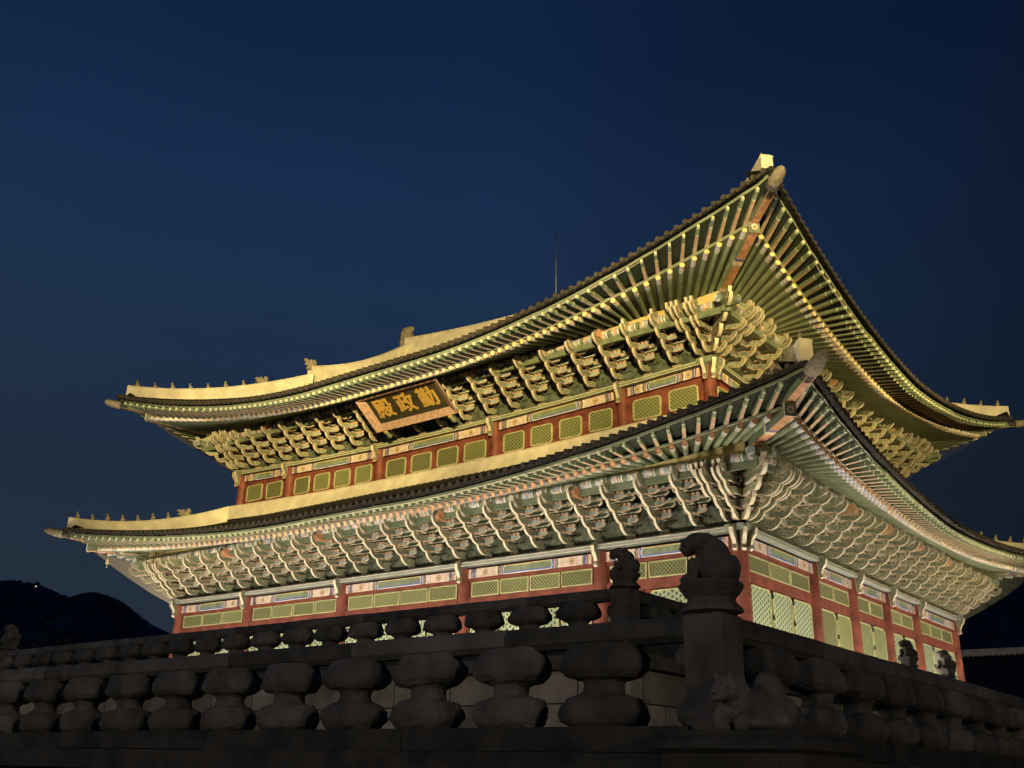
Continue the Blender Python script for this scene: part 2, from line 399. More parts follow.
# ---- window / door / beam builders
def chamfer(w, h, c):
    x, z = w / 2, h / 2
    return [(-x + c, -z), (x - c, -z), (x, -z + c), (x, z - c), (x - c, z), (-x + c, z), (-x, z - c), (-x, -z + c)]
def panel(w, h, c, b, mat_l='lat_fine'):
    """framed lattice panel facing -y, centred on the origin"""
    fr = MB(); o = chamfer(w, h, c); i = chamfer(w - 2*b, h - 2*b, max(.004, c - b * .4)); n = 8
    V = [(p[0], -.045, p[1]) for p in o] + [(p[0], -.05, p[1]) for p in i] + [(p[0], .0, p[1]) for p in o] + [(p[0], -.012, p[1]) for p in i]
    fs = []
    for k in range(n):
        j = (k + 1) % n
        fs += [(k, j, n + j, n + k), (2*n + k, 2*n + j, j, k), (n + k, n + j, 3*n + j, 3*n + k)]
    fr.add(V, fs, 0)
    lt = MB(); lt.add([(p[0], -.012, p[1]) for p in i], [tuple(range(n))], 0)
    return fr.mesh('frame', ['lat_edge']), lt.mesh('lattice', [mat_l])
PCACHE = {}
def place_panel(name, w, h, c, b, T, lat='lat_fine'):
    k = (name, round(w, 2), round(h, 2), lat)
    if k not in PCACHE: PCACHE[k] = panel(round(w, 2), round(h, 2), c, b, lat)
    f, l = PCACHE[k]
    o = link(name, f, P, T); sub('lattice', l, o); return o
def beam_mesh(w, h):
    """painted lintel: bare red core, green field with blue and white lines, patterned ends"""
    m_ = MB(); x = w / 2
    m_.box(-x, x, -.17, .12, 0, h, 0)
    e = min(1.95, w * .30)
    m_.box(-x + e, x - e, -.185, -.168, .075, h - .06, 1)                 # green field
    m_.box(-x + e, x - e, -.188, -.168, .03, .075, 2); m_.box(-x + e, x - e, -.188, -.168, .0, .03, 3)
    m_.box(-x + e, x - e, -.186, -.168, h - .06, h - .02, 4)
    zt = h - .02
    for sg in (-1, 1):
        x0, x1 = sorted((sg * (x - e), sg * (x - .12)))
        m_.box(x0, x1, -.184, -.168, .0, zt, 5)
        def band(d, ww, mi, slant=0.0):
            for k in range(4):       # chevron-edged painted bands
                z0, z1 = zt * k / 4, zt * (k + 1) / 4; o_ = slant * (1 - abs(k - 1.5) / 1.5)
                a_, b_ = sorted((sg * (x - d + o_), sg * (x - d + o_ - ww))); m_.box(a_, b_, -.189, -.168, z0, z1, mi)
        d = e + .06
        for ww, mi in ((.05, 3), (.07, 2), (.035, 3), (.06, 7), (.03, 3), (.07, 6), (.03, 3)):
            band(d, ww, mi, .05); d -= ww
        c = sg * (x - (d + .42) / 2 + .0); 
        for r_0, mi, yy in ((.165, 3, -.190), (.145, 7, -.192), (.10, 4, -.194), (.055, 6, -.196)):
            vs_ = [(c + r_0 * math.cos(2*PI*k/12), yy, zt/2 + r_0 * math.sin(2*PI*k/12)) for k in range(12)]; m_.add(vs_, [tuple(range(12))], mi)
        d = .46
        for ww, mi in ((.03, 3), (.06, 6), (.03, 3), (.07, 2), (.03, 3), (.06, 7)):
            band(d, ww, mi, -.0); d -= ww
    return m_.mesh('lintel_beam', ['red', 'lgreen', 'blue', 'white', 'ochre', 'beige', 'green', 'terra'])

# ---- lower storey facades
for s in (0, 1):
    ln, T = SIDES[s]; B = BX if s == 0 else BY
    for i in range(5):
        a0, a1 = B[i], B[i + 1]; bw = a1 - a0; cx = (a0 + a1) / 2
        link('lintel_beam', beam_mesh(bw - .40, .36), P, T @ Matrix.Translation((cx, 0, Z1)))
        n = (3, 4, 4, 4, 3)[i] if s == 0 else (3, 2, 2, 2, 3)[i]
        x0, x1 = a0 + .34, a1 - .34; pw = (x1 - x0) / n
        mb = MB()
        mb.box(x0 - .1, x1 + .1, -.06, .1, 8.57, Z1, 0); mb.box(x0 - .1, x1 + .1, -.07, .1, 7.62, 7.97, 0); mb.box(x0 - .1, x1 + .1, -.06, .1, ZF, 4.25, 0)
        mb.box(x0 - .1, x1 + .1, .02, .1, 4.25, 8.57, 0)
        link('wall_frame', mb.mesh('wall_frame', ['red']), P, T)
        for k in range(n):
            c = x0 + pw * (k + .5)
            place_panel('transom_window', pw - .07, .56, .02, .045, T @ Matrix.Translation((c, -.01, 8.27)))
        dn = n
        for k in range(dn):
            c = x0 + pw * (k + .5)
            lat = 'lat_door'
            if s == 1 and i == 2: lat = 'doorgreen'
            if s == 1 and i == 1: lat = 'lat_fine'
            d = place_panel('door_leaf', pw - .12, 2.5, .14, .05, T @ Matrix.Translation((c, -.03, 6.32)), lat)
            k_ = ('dp', round(pw, 2))
            if k_ not in PCACHE:
                q = MB(); q.box(-pw/2 + .06, pw/2 - .06, -.03, .02, -2.05, -1.32, 0)
                q.box(-pw/2 + .16, pw/2 - .16, -.042, -.028, -1.95, -1.42, 1)
                PCACHE[k_] = q.mesh('lower_panel', ['doorgreen', 'lgreen', 'dgreen'])
            sub('lower_panel', PCACHE[k_], d)
            if ('hg', k_) not in PCACHE:
                PCACHE[('hg', k_)] = []
                for hz in (-.9, .3, 1.0):
                    q = MB(); q.box(-pw/2 + .0, -pw/2 + .05, -.09, -.0, hz, hz + .16, 0); PCACHE[('hg', k_)].append(q.mesh('hinge', ['dgreen']))
            for hm_ in PCACHE[('hg', k_)]: sub('hinge', hm_, d)
# ---- upper storey facades
for s in (0, 1):
    ln, T = SIDES[s]; B = ub(s)
    for i in range(5):
        a0, a1 = B[i], B[i + 1]; bw = a1 - a0; cx = (a0 + a1) / 2; l0, l1 = lift2(a0, ln), lift2(a1, ln)
        Sh = Matrix.Identity(4); Sh[2][0] = (l1 - l0) / bw
        bm_ = beam_mesh(bw - .40, .36); bm_.transform(Sh)
        link('lintel_beam', bm_, P, T @ Matrix.Translation((cx, IN, Z2 + (l0 + l1) / 2)))
        n = (2, 4, 4, 4, 2)[i] if s == 0 else (2, 2, 2, 2, 2)[i]
        x0, x1 = a0 + .3, a1 - .3; pw = (x1 - x0) / n
        mb = MB(); mb.box(a0 + .15, a1 - .15, IN - .02, IN + .1, 13.3, Z2 + .02 + max(l0, l1) - .02 * 1, 0)
        mb.box(a0 + .15, a1 - .15, IN - .07, IN - .02, 13.3, 13.92 + min(l0, l1), 0)
        link('wall_frame', mb.mesh('wall_frame', ['red']), P, T)
        for k in range(n):
            c = x0 + pw * (k + .5); lf = l0 + (l1 - l0) * (c - a0) / bw
            place_panel('window_panel', pw - .33, .84, .09, .05, T @ Matrix.Translation((c, IN - .03, 14.50 + lf)))
# hidden rear and left walls
mb = MB()
mb.box(-L, 0, W - .1, W + .1, ZF, 11.0, 0); mb.box(-L - .1, -L + .1, 0, W, ZF, 11.0, 0)
mb.box(-L + IN, -IN, W - IN - .1, W - IN + .1, 13, 17.2, 0); mb.box(-L + IN - .1, -L + IN + .1, IN, W - IN, 13, 17.2, 0)
link('rear_wall', mb.mesh('rear_wall', ['red']), P, Matrix())

# ---- head plates, bracket walls, purlins, corner wedges, wall-foot ridges
for e, z, li in ((E1, Z1 + .45, None), (E2, Z2 + .385, lift2)):
    for s in range(4):
        ln, T = SIDES[s]; cl = e.cl
        mb = MB(); st = [cl - .45 + (ln - 2*cl + .9) * k / 16 for k in range(17)]
        f = (lambda a: li(min(max(a, cl), ln - cl), ln)) if li else (lambda a: .03 * (2 * abs(a - ln/2) / ln) ** 4)
        rings = []
        for a in st:
            zz = z + f(a)
            rings.append([(a, cl - .38, zz), (a, cl - .38, zz + .15), (a, cl - .33, zz + .20), (a, cl + .3, zz + .20), (a, cl + .3, zz)])
        mb.loft(rings, 0, False)
        for q0, q1 in zip(st[:-1], st[1:]):
            for zz, hh, mi in ((.0, .025, 1), (.115, .025, 1)):
                mb.add([(q0, cl - .386, z + f(q0) + zz), (q1, cl - .386, z + f(q1) + zz), (q1, cl - .386, z + f(q1) + zz + hh), (q0, cl - .386, z + f(q0) + zz + hh)], [(0, 1, 2, 3)], mi)
        link('head_plate', mb.mesh('head_plate', ['greygreen' if e is E1 else 'lgreen', 'cream']), P, T)
        mb = MB(); mb.box(cl, ln - cl, cl - .06, cl + .02, z + .2, z + 2.1, 0)
        link('bracket_wall', mb.mesh('bracket_wall', ['panel']), P, T)
        # continuous tie beams that bind the bracket tiers together
        for j in range(1, 4):
            mb = MB(); yb_ = cl - .42 * j; f2 = (lambda a: li(min(max(a, cl), ln - cl), ln)) if li else (lambda a: 0)
            st2 = [cl - .42 * j + (ln - 2*cl + .84 * j) * k / 24 for k in range(25)]; zt_ = z + .2 + .20 + .33 * (j + 1) + .21
            rings = [[(a, yb_ - .04, zt_ + f2(a)), (a, yb_ - .04, zt_ + .13 + f2(a)), (a, yb_ + .04, zt_ + .13 + f2(a)), (a, yb_ + .04, zt_ + f2(a))] for a in st2]
            mb.loft(rings, 0, False)
            for q0, q1 in zip(st2[:-1], st2[1:]): mb.add([(q0, yb_ - .044, zt_ + f2(q0)), (q1, yb_ - .044, zt_ + f2(q1)), (q1, yb_ - .044, zt_ + .03 + f2(q1)), (q0, yb_ - .044, zt_ + .03 + f2(q0))], [(0, 1, 2, 3)], 1)
            if zt_ + .13 < e.rz + .44 * (e.ro - (1.5 - cl)) - .40: link('tie_beam', mb.mesh('tie_beam', ['bluegrey', 'pink']), P, T)
        # outer purlin with painted ends, and the beam under it
        zp = e.rz + .44 * (e.ro - (1.5 - cl)) - .27
        mb = MB(); yo = cl - 1.5
        mb.cyl((cl - 2.05, yo, zp), (ln - cl + 2.05, yo, zp), .165, None, 14, 0, True, 1)
        q0 = cl - 1.6
        k = 0
        x = q0
        while x < ln - cl + 1.5:
            mb.cyl((x, yo, zp), (x + .35, yo, zp), .169, None, 14, 2, False); mb.cyl((x + .39, yo, zp), (x + .45, yo, zp), .169, None, 14, 3, False); x += .634
        mb.box(cl - 1.7, ln - cl + 1.7, yo - .07, yo + .07, zp - .38, zp - .14, 0)
        link('purlin', mb.mesh('purlin', ['green', 'disc', 'brush', 'white']), P, T)
# ---- bracket sets
TH = .33
def tongue(o0, z, dy=0):           # outward-pointing curved arm profile in (y, z), y = -outward
    o0 -= .10
    pr = [(.3, z + .02), (.3, z + .20), (-(o0 - .04), z + .20), (-(o0 + .12), z + .17), (-(o0 + .24), z + .12), (-(o0 + .33), z + .16), (-(o0 + .37), z + .28), (-(o0 + .44), z + .345),
          (-(o0 + .53), z + .30), (-(o0 + .52), z + .20), (-(o0 + .45), z + .08), (-(o0 + .33), z - .015), (-(o0 + .18), z - .075), (-(o0 + .02), z - .06), (-(o0 - .08), z - .01), (-(o0 - .2), z)]
    return pr
def outlined(mb, prof, x0, x1, side, ring, edge, top):
    """prism whose flat sides carry a light painted outline"""
    mb.prism(prof, x0, x1, side, edge, top)
    n = len(prof)
    for x, sg in ((x0 - .003, 1), (x1 + .003, -1)):
        ins = []
        ar = sum(prof[i][0]*prof[(i+1) % n][1] - prof[(i+1) % n][0]*prof[i][1] for i in range(n))
        for i in range(n):
            p, c, q = Vector(prof[i-1]), Vector(prof[i]), Vector(prof[(i+1) % n])
            d1 = (c - p).normalized(); d2 = (q - c).normalized(); nn = Vector((-d1.y - d2.y, d1.x + d2.x))
            if nn.length < 1e-6: nn = Vector((-d1.y, d1.x))
            nn.normalize(); nn *= (1 if ar > 0 else -1)
            ins.append(c + nn * .026)
        V = [(x, p[0], p[1]) for p in prof] + [(x, p[0], p[1]) for p in ins]
        for i in range(n):
            j = (i + 1) % n; f = (i, j, n + j, n + i)
            mb.add(V, [f if (sg == 1) != (ar > 0) else tuple(reversed(f))], ring)
AM = ['curldark', 'cream', 'pink', 'dgreen', 'dragon', 'blue', 'curlgreen', 'brush', 'bluegrey']
def arm_mb(k, head=0, wid=.048, stretch=1.0):
    m_ = MB(); z = .20 + TH * k; o0 = (.42 + .42 * k) * stretch
    outlined(m_, tongue(o0, z), -wid, wid, 0 if k % 2 else 6, 2, 1, 0)
    return m_
def head_mb(orange):
    m_ = MB(); z = .20 + TH * 4 - .12; o0 = 1.45
    pr = [(.2, z), (.2, z + .26), (-(o0 - .1), z + .30), (-(o0 + .10), z + .42), (-(o0 + .22), z + .30), (-(o0 + .34), z + .24), (-(o0 + .46), z + .38),
          (-(o0 + .56), z + .34), (-(o0 + .50), z + .14), (-(o0 + .32), z + .03), (-(o0 + .14), z - .05), (-(o0 - .1), z - .04)]
    if orange:
        pr = [(.2, z), (.2, z + .3), (-(o0 + .1), z + .36), (-(o0 + .42), z + .34), (-(o0 + .50), z + .16), (-(o0 + .40), z + .02), (-(o0 + .1), z - .06), (-(o0 - .1), z - .04)]
        outlined(m_, pr, -.12, .12, 4, 1, 4, 0)
    else:
        outlined(m_, pr, -.05, .05, 6, 2, 1, 0)
    return m_
def core_mb():
    m_ = MB()
    def block(x, y, z, s=.085, h=.11):
        m_.loft([[(x - s*.7, y - s*.7, z), (x + s*.7, y - s*.7, z), (x + s*.7, y + s*.7, z), (x - s*.7, y + s*.7, z)],
                 [(x - s, y - s, z + h*.55), (x + s, y - s, z + h*.55), (x + s, y + s, z + h*.55), (x - s, y + s, z + h*.55)],
                 [(x - s, y - s, z + h), (x + s, y - s, z + h), (x + s, y + s, z + h), (x - s, y + s, z + h)]], 0, False, True, [2, 3])
    block(0, 0, -.0, .2, .2)
    m_.box(-.22, .22, -.23, -.15, .0, .035, 5)
    for j in range(4):
        y = -.42 * j
        for hw, kk in ((.44, j), (.60, j + 1)):
            z = .20 + TH * kk
            if kk > 4: continue
            # cross arm along x with curved lower corners
            pr = [(-hw, z + .12), (-hw + .05, z + .055), (-hw + .15, z + .01), (-hw + .24, z), (hw - .24, z), (hw - .15, z + .01), (hw - .05, z + .055), (hw, z + .12), (hw, z + .18), (-hw, z + .18)]
            n = 10; A = [(p[0], y - .045, p[1]) for p in pr]; Bk = [(p[0], y + .045, p[1]) for p in pr]
            m_.add(A + Bk, [tuple(range(n)), tuple(reversed(range(n, 2*n)))], 8 if kk == j else 3)
            for i in range(n):
                q = (i + 1) % n; m_.add(A + Bk, [(i, n + i, n + q, q)], 1 if i in (0, 1, 5, 6) else (2 if i in (2, 3, 4) else 0))
            ins = [(p[0] * .94, y - .049, z + .10 + (p[1] - z - .10) * .72) for p in pr]
            V = [(p[0], y - .048, p[1]) for p in pr] + ins
            for i in range(n):
                q = (i + 1) % n; m_.add(V, [(i, q, n + q, n + i)], 2 if kk == j else 1)
            for bx in (-hw + .08, -hw * .45, 0, hw * .45, hw - .08): block(bx, y, z + .18, .06, TH - .18)
    return m_
core = core_mb(); arms = [arm_mb(k) for k in range(4)]; hd = [head_mb(0), head_mb(1)]
core_me = core.mesh('bracket_set', AM); arm_me = [a.mesh('cantilever_arm', AM) for a in arms]
hd_me = [hd[0].mesh('cloud_head', AM), hd[1].mesh('dragon_head', AM)]
# corner set: diagonal arms flanked by parallel ones
def corner_core():
    m_ = MB(); R45 = Matrix.Rotation(PI/4, 4, 'Z')
    m_.put(core, Matrix()); m_.put(core, Matrix.Rotation(PI/2, 4, 'Z'))
    for k in range(4):
        for dx in (-.40, -.2, .2, .40):
            if abs(dx) <= .1 + .12 * (k + 1):
                t = arm_mb(k); m_.put(t, Matrix.Translation((dx, 0, 0))); m_.put(t, Matrix.Rotation(PI/2, 4, 'Z') @ Matrix.Translation((dx, 0, 0)))
    for dx in (-.6, -.4, -.2, .2, .4):
        m_.put(hd[0], Matrix.Translation((dx, 0, 0))); m_.put(hd[0], Matrix.Rotation(PI/2, 4, 'Z') @ Matrix.Translation((-dx, 0, 0)))
    return m_
ccore = corner_core(); ccore_me = ccore.mesh('corner_bracket_set', AM)
diag = []
for k in range(4): diag.append(arm_mb(k, 0, .07, 1.41))
dh = MB(); dh.put(hd[0], Matrix.Diagonal((1.3, 1.36, 1, 1))); diag.append(dh)
for d in diag:
    d.v = [tuple(Matrix.Rotation(PI/4, 4, 'Z') @ Vector(p)) for p in d.v]
diag_me = [d.mesh('diagonal_arm', AM) for d in diag]
# hanging ornament in front of each column head
hg = MB()
pr = [(-.26, -.02), (-.52, .02), (-.62, -.10), (-.58, -.30), (-.46, -.46), (-.40, -.62), (-.44, -.76), (-.36, -.82), (-.28, -.72), (-.26, -.4)]
outlined(hg, pr, -.07, .07, 0, 2, 1, 0)
hgm = hg.mesh('column_ornament', AM)
stuff = MB()
for e, zb, li in ((E1, Z1 + .65, None), (E2, Z2 + .585, lift2)):
    for s in range(4):
        ln, T = SIDES[s]; cl = e.cl
        B = (BX if s % 2 == 0 else BY) if e is E1 else ub(s)
        if e is E1: nb = (4, 5, 5, 5, 4) if s % 2 == 0 else (4, 3, 3, 3, 4)
        else: nb = (3, 5, 5, 5, 3) if s % 2 == 0 else (3, 3, 3, 3, 3)
        spots = []
        for i in range(5):
            for k in range(nb[i]):
                if i == 0 and k == 0: continue
                spots.append((B[i] + (B[i+1] - B[i]) * k / nb[i], k == 0))
        for a, iscol in spots:
            Tm = T @ Matrix.Translation((a, cl, zb + (li(a, ln) if li else 0)))
            if s in (0, 1):
                o = link('bracket_set', core_me, P, Tm)
                for am in arm_me: sub('cantilever_arm', am, o)
                sub('dragon_head' if iscol else 'cloud_head', hd_me[1 if iscol else 0], o)
                if iscol: sub('column_ornament', hgm, o)
            else:
                for q in [core] + arms + [hd[0]]: stuff.put(q, Tm)
        # the corner at the far end of this side (a = ln)
        a = ln - cl
        Tm = T @ Matrix.Translation((a, cl, zb + (li(a, ln) if li else 0)))
        if s in (0, 1, 3):
            o = link('corner_bracket_set', ccore_me, P, Tm)
            for am in diag_me: sub('diagonal_arm', am, o)
            for r in (0, PI/4, PI/2):
                hm = MB(); hm.put(hg, Matrix.Rotation(r, 4, 'Z')); sub('column_ornament', hm.mesh('column_ornament', AM), o)
        else:
            for q in [ccore] + diag: stuff.put(q, Tm)
o = link('bracket_set', stuff.mesh('bracket_set', AM), P, Matrix()); o['kind'] = 'stuff'

# ---- rafters, flying rafters, boards, battens
rf = MB(); r_ = .098
segs = [(0, .05, 4), (.05, .17, 3), (.17, .20, 2), (.20, .32, 3), (.32, .36, 2), (.36, .40, 5), (.40, 3.2, 0)]
for x0, x1, mi in segs: rf.cyl((x0, 0, 0), (x1, 0, 0), r_ * (.96 + .04 * min(1, x0)), None, 12, mi, False)
vs = [(0, r_*.96*math.cos(2*PI*k/12), r_*.96*math.sin(2*PI*k/12)) for k in range(12)]
rf.add(vs, [tuple(range(12))], 1)
RM = ['lgreen', 'raftend', 'cream', 'brush', 'cream', 'bluegrey']
rf_me = rf.mesh('rafter', RM); RM2 = ['lgreen', 'raftpale', 'cream', 'brush', 'cream', 'bluegrey', 'raftend']
rf_me2 = rf.mesh('rafter', RM2)
fl = MB()      # flying rafter of unit length, x=0 outer end
def ring(x, hw, z0, z1): return [(x, -hw, z0), (x, hw, z0), (x, hw, z1), (x, -hw, z1)]
def flseg(x0, x1, hw0, hw1, b0, b1, side, bot, cap0=None):
    A = ring(x0, hw0, b0, .07); Bq = ring(x1, hw1, b1, .07)
    fl.add(A + Bq, [(0, 4, 5, 1)], bot); fl.add(A + Bq, [(1, 5, 6, 2), (2, 6, 7, 3), (3, 7, 4, 0)], side)
    if cap0 is not None: fl.add(A, [(0, 1, 2, 3)], cap0)
flseg(0, .06, .046, .05, -.04, -.05, 4, 4, 2); flseg(.06, .26, .05, .055, -.05, -.06, 0, 1); flseg(.26, .30, .055, .056, -.06, -.062, 2, 2)
flseg(.30, 1.0, .056, .064, -.062, -.085, 0, 3)
FM = ['green', 'lgreen', 'endgreen', 'pink', 'endgreen']
fl_me = fl.mesh('flying_rafter', FM)
def axis_matrix(p_out, p_in):
    x = (p_in - p_out).normalized(); z = Vector((0, 0, 1)); y = z.cross(x).normalized(); z = x.cross(y)
    mt = Matrix((x, y, z)).transposed().to_4x4(); mt.translation = p_out; return mt
RAF = []; FLY = []
for e in (E1, E2):
    for s in range(4):
        ln, T = SIDES[s]; cl = e.cl
        pts = []; n = int((ln + 2*e.rc) / SP); n -= n % 2
        pos = []; q_ = 0.0
        while q_ < ln/2 + e.rc:
            pos.append(q_); cq = ln/2 - q_ - cl
            q_ += SP + .13 * max(0.0, min(1.0, (4.2 - cq) / 3.0))
        for a in sorted([ln/2 - v for v in pos[1:]] + [ln/2 + v for v in pos]):
            if a < -e.rc + .22 or a > ln + e.rc - .22: continue
            ov, z = rafter_end(e, a, ln)
            pe = Vector((a, -ov, z)); lf = z - e.rz
            c = corner_dist(a, ln); lim = cl + 3.0
            if c >= lim:
                pi = Vector((a, .5 + cl, e.rz + .44 * (e.ro + .5 + cl) + lf * .3)); dirh = Vector((0, 1, 0))
            else:
                px = cl + 3.6 if a < ln/2 else ln - cl - 3.6
                wgt = min(1.0, (lim - c) / 1.2)
                tgt = Vector((px, cl + 3.6, e.rz + .44 * (e.ro + cl + 3.6)))
                st = Vector((a, cl + 3.6, e.rz + .44 * (e.ro + cl + 3.6) + lf * .2))
                tgt = st.lerp(tgt, wgt)
                pi = tgt; 
            # height where the rafter crosses the outer purlin: level along the wall, a little higher towards the corner
            yo_ = cl - 1.5; zq = e.rz + .44 * (e.ro - (1.5 - cl))
            uq = (yo_ - pe.y) / (pi.y - pe.y); qx = pe.x + (pi.x - pe.x) * uq
            hq = .34 * max(0.0, min(1.0, (cl + 4.4 - corner_dist(qx, ln)) / 5.9)) ** 1.2
            pq = Vector((qx, yo_, zq + hq)); pi = pe + (pq - pe) / max(.05, uq)
            dr = (pi - pe).normalized()
            # flying rafter: same plan direction, out to just inside the tile edge
            hd_ = Vector((dr.x, dr.y, 0)).normalized()
            t = 0.0
            for _ in range(30):
                q = pe - hd_ * t
                ov2, z2 = tile_edge(e, q.x, ln)
                if -q.y >= ov2 - .20: break
                t += .05
            po = Vector((q.x, q.y, z2 - .20)); pin = pe + Vector((0, 0, .215)) + hd_ * .12
            pts.append((pe, pe + dr * 3.2, po, pin))
            RAF.append((s, T @ axis_matrix(pe, pe + dr), e is E2))
            FLY.append((s, T @ (axis_matrix(po, pin) @ Matrix.Diagonal(((pin - po).length, 1, 1, 1))), False))
        # boards over the rafters
        mb = MB(); mf = MB()
        def strip(m_, seq, dz, mi, th=.03):
            V = []
            for u, v in seq: V += [u + Vector((0, 0, dz)), v + Vector((0, 0, dz)), u + Vector((0, 0, dz + th)), v + Vector((0, 0, dz + th))]
            fs = []
            for k in range(len(seq) - 1):
                b = 4 * k; fs += [(b, b+1, b+5, b+4), (b+2, b+6, b+7, b+3), (b, b+4, b+6, b+2)]
            m_.add(V, fs, mi)
        hip = []
        for sg in (0, 1):
            aa = -e.rc if sg == 0 else ln + e.rc
            ov, z = rafter_end(e, aa, ln); a_in = cl + 1 if sg == 0 else ln - cl - 1
            pe = Vector((aa, -ov, z)); xq = cl - 1.5 if sg == 0 else ln - cl + 1.5
            pq = Vector((xq, cl - 1.5, e.rz + .44 * (e.ro - (1.5 - cl)) + .34)); pi = pe + (pq - pe) * 2.4
            at = -e.tcn if sg == 0 else ln + e.tcn
            ot, zt = tile_edge(e, at, ln)
            hip.append((pe, pi, Vector((at + (.2 if sg == 0 else -.2), -ot + .2, zt - .2)), pe + Vector((0, 0, .215))))
        seq = [hip[0]] + pts + [hip[1]]
        strip(mb, [(p[0] + (p[1] - p[0]).normalized() * .02, p[1]) for p in seq], r_ * .75, 0)
        strip(mf, [(p[2], p[3] + (p[3] - p[2]).normalized() * .1) for p in seq], .072, 0)
        link('soffit_board', mb.mesh('soffit_board', ['olive']), P, T)
        link('soffit_board', mf.mesh('soffit_board', ['eave']), P, T)
        # wedge boards on the outer purlin, rising with the rafters to each corner; bird nets on the flanks
        yo = cl - 1.5; zp = e.rz + .44 * (e.ro - (1.5 - cl)) - .27
        line = []
        for pe, pi, po, pin in pts:
            dv = pi - pe
            if abs(dv.y) < 1e-3: continue
            u = (yo - pe.y) / dv.y
            if u < 0: continue
            q = pe + dv * u; line.append((q.x, q.z - r_ * .7))
        for sg in (0, 1):
            half_ = [p for p in line if (p[0] < cl + 4.6 if sg == 0 else p[0] > ln - cl - 4.6)]
            half_ = [p for p in half_ if p[1] > zp + .155]
            if len(half_) < 2: continue
            wb = MB(); V = []
            for a, zz in half_: V += [(a, yo - .04, zp + .1), (a, yo + .04, zp + .1), (a, yo + .04, zz), (a, yo - .04, zz)]
            nn_ = len(half_); fs = []
            for k in range(nn_ - 1):
                b = 4 * k
                for q in range(4): fs.append((b + q, b + 4 + q, b + 4 + (q + 1) % 4, b + (q + 1) % 4))
            fs += [(3, 2, 1, 0), tuple(4 * nn_ - 4 + q for q in range(4))]
            wb.add(V, fs, 0); link('corner_wedge', wb.mesh('corner_wedge', ['ochre']), P, T)
        if s % 2 == 1:
            zb = (Z1 + .45) if e is E1 else (Z2 + .40 + .1)
            nb_ = MB(); V = []
            full = [(hip[0][0], hip[0][1])] + [(p[0], p[1]) for p in pts] + [(hip[1][0], hip[1][1])]
            for pe, pi in full:
                dv = (pi - pe).normalized(); t_ = pe + dv * .25 - Vector((0, 0, .13))
                bt = Vector((min(max(pe.x, cl - .36), ln - cl + .36), cl - .36, zb + (.28 * max(0, 1 - (corner_dist(pe.x, ln) - cl) / 9) ** 2 if e is E2 else 0)))
                md = (t_ + bt) / 2 + Vector((0, -.10, -.10)); q1 = t_.lerp(md, .5) + Vector((0, -.03, -.03)); q3 = md.lerp(bt, .5) + Vector((0, -.03, -.03))
                V += [t_, q1, md, q3, bt]
            nb_.add(V, [(5*k + j, 5*k + 5 + j, 5*k + 6 + j, 5*k + 1 + j) for k in range(len(full) - 1) for j in range(4)], 0, True)
            link('bird_net', nb_.mesh('bird_net', ['net' if s == 1 else 'netdense']), P, T)
        # battens along the rafter ends and along the flying rafter ends
        mb = MB()
        def batten(key, dz, w_, h_, out_, mis):
            rg = []
            for p in seq:
                c = p[key]; rg.append([(c.x, c.y - out_, c.z + dz), (c.x, c.y - out_, c.z + dz + h_), (c.x, c.y + w_, c.z + dz + h_), (c.x, c.y + w_, c.z + dz)])
            n_ = len(rg)
            for k in range(n_ - 1):
                V = rg[k] + rg[k+1]
                mb.add(V, [(0, 4, 5, 1)], mis[0]); mb.add(V, [(1, 5, 6, 2), (2, 6, 7, 3)], mis[1]); mb.add(V, [(3, 7, 4, 0)], mis[2])
        batten(0, .10, .10, .075, .02, (0, 0, 1)); batten(2, .075, .12, .09, .02, (0, 0, 1))
        link('eave_batten', mb.mesh('eave_batten', ['lgreen', 'cream']), P, T)
for nm, lst, me, mbx, ml in (('rafter', RAF, rf_me, rf, RM), ('flying_rafter', FLY, fl_me, fl, FM)):
    def rank(t):
        p = t[1].translation; vis = t[0] in (0, 1)
        return ((p - CAM).length + (0 if vis else 500))
    lst.sort(key=rank)
    for s, Tm, up in lst[:100]: link(nm, rf_me2 if up else me, P, Tm)
    big = MB()
    for s, Tm, up in lst[100:]: big.put(mbx, Tm, {k: (k + 10 if up else k) for k in range(6)})
    o = link(nm, big.mesh(nm, (ml + ['lgreen'] * 10)[:10] + (RM2 if nm == 'rafter' else FM)), P, Matrix()); o['kind'] = 'stuff'

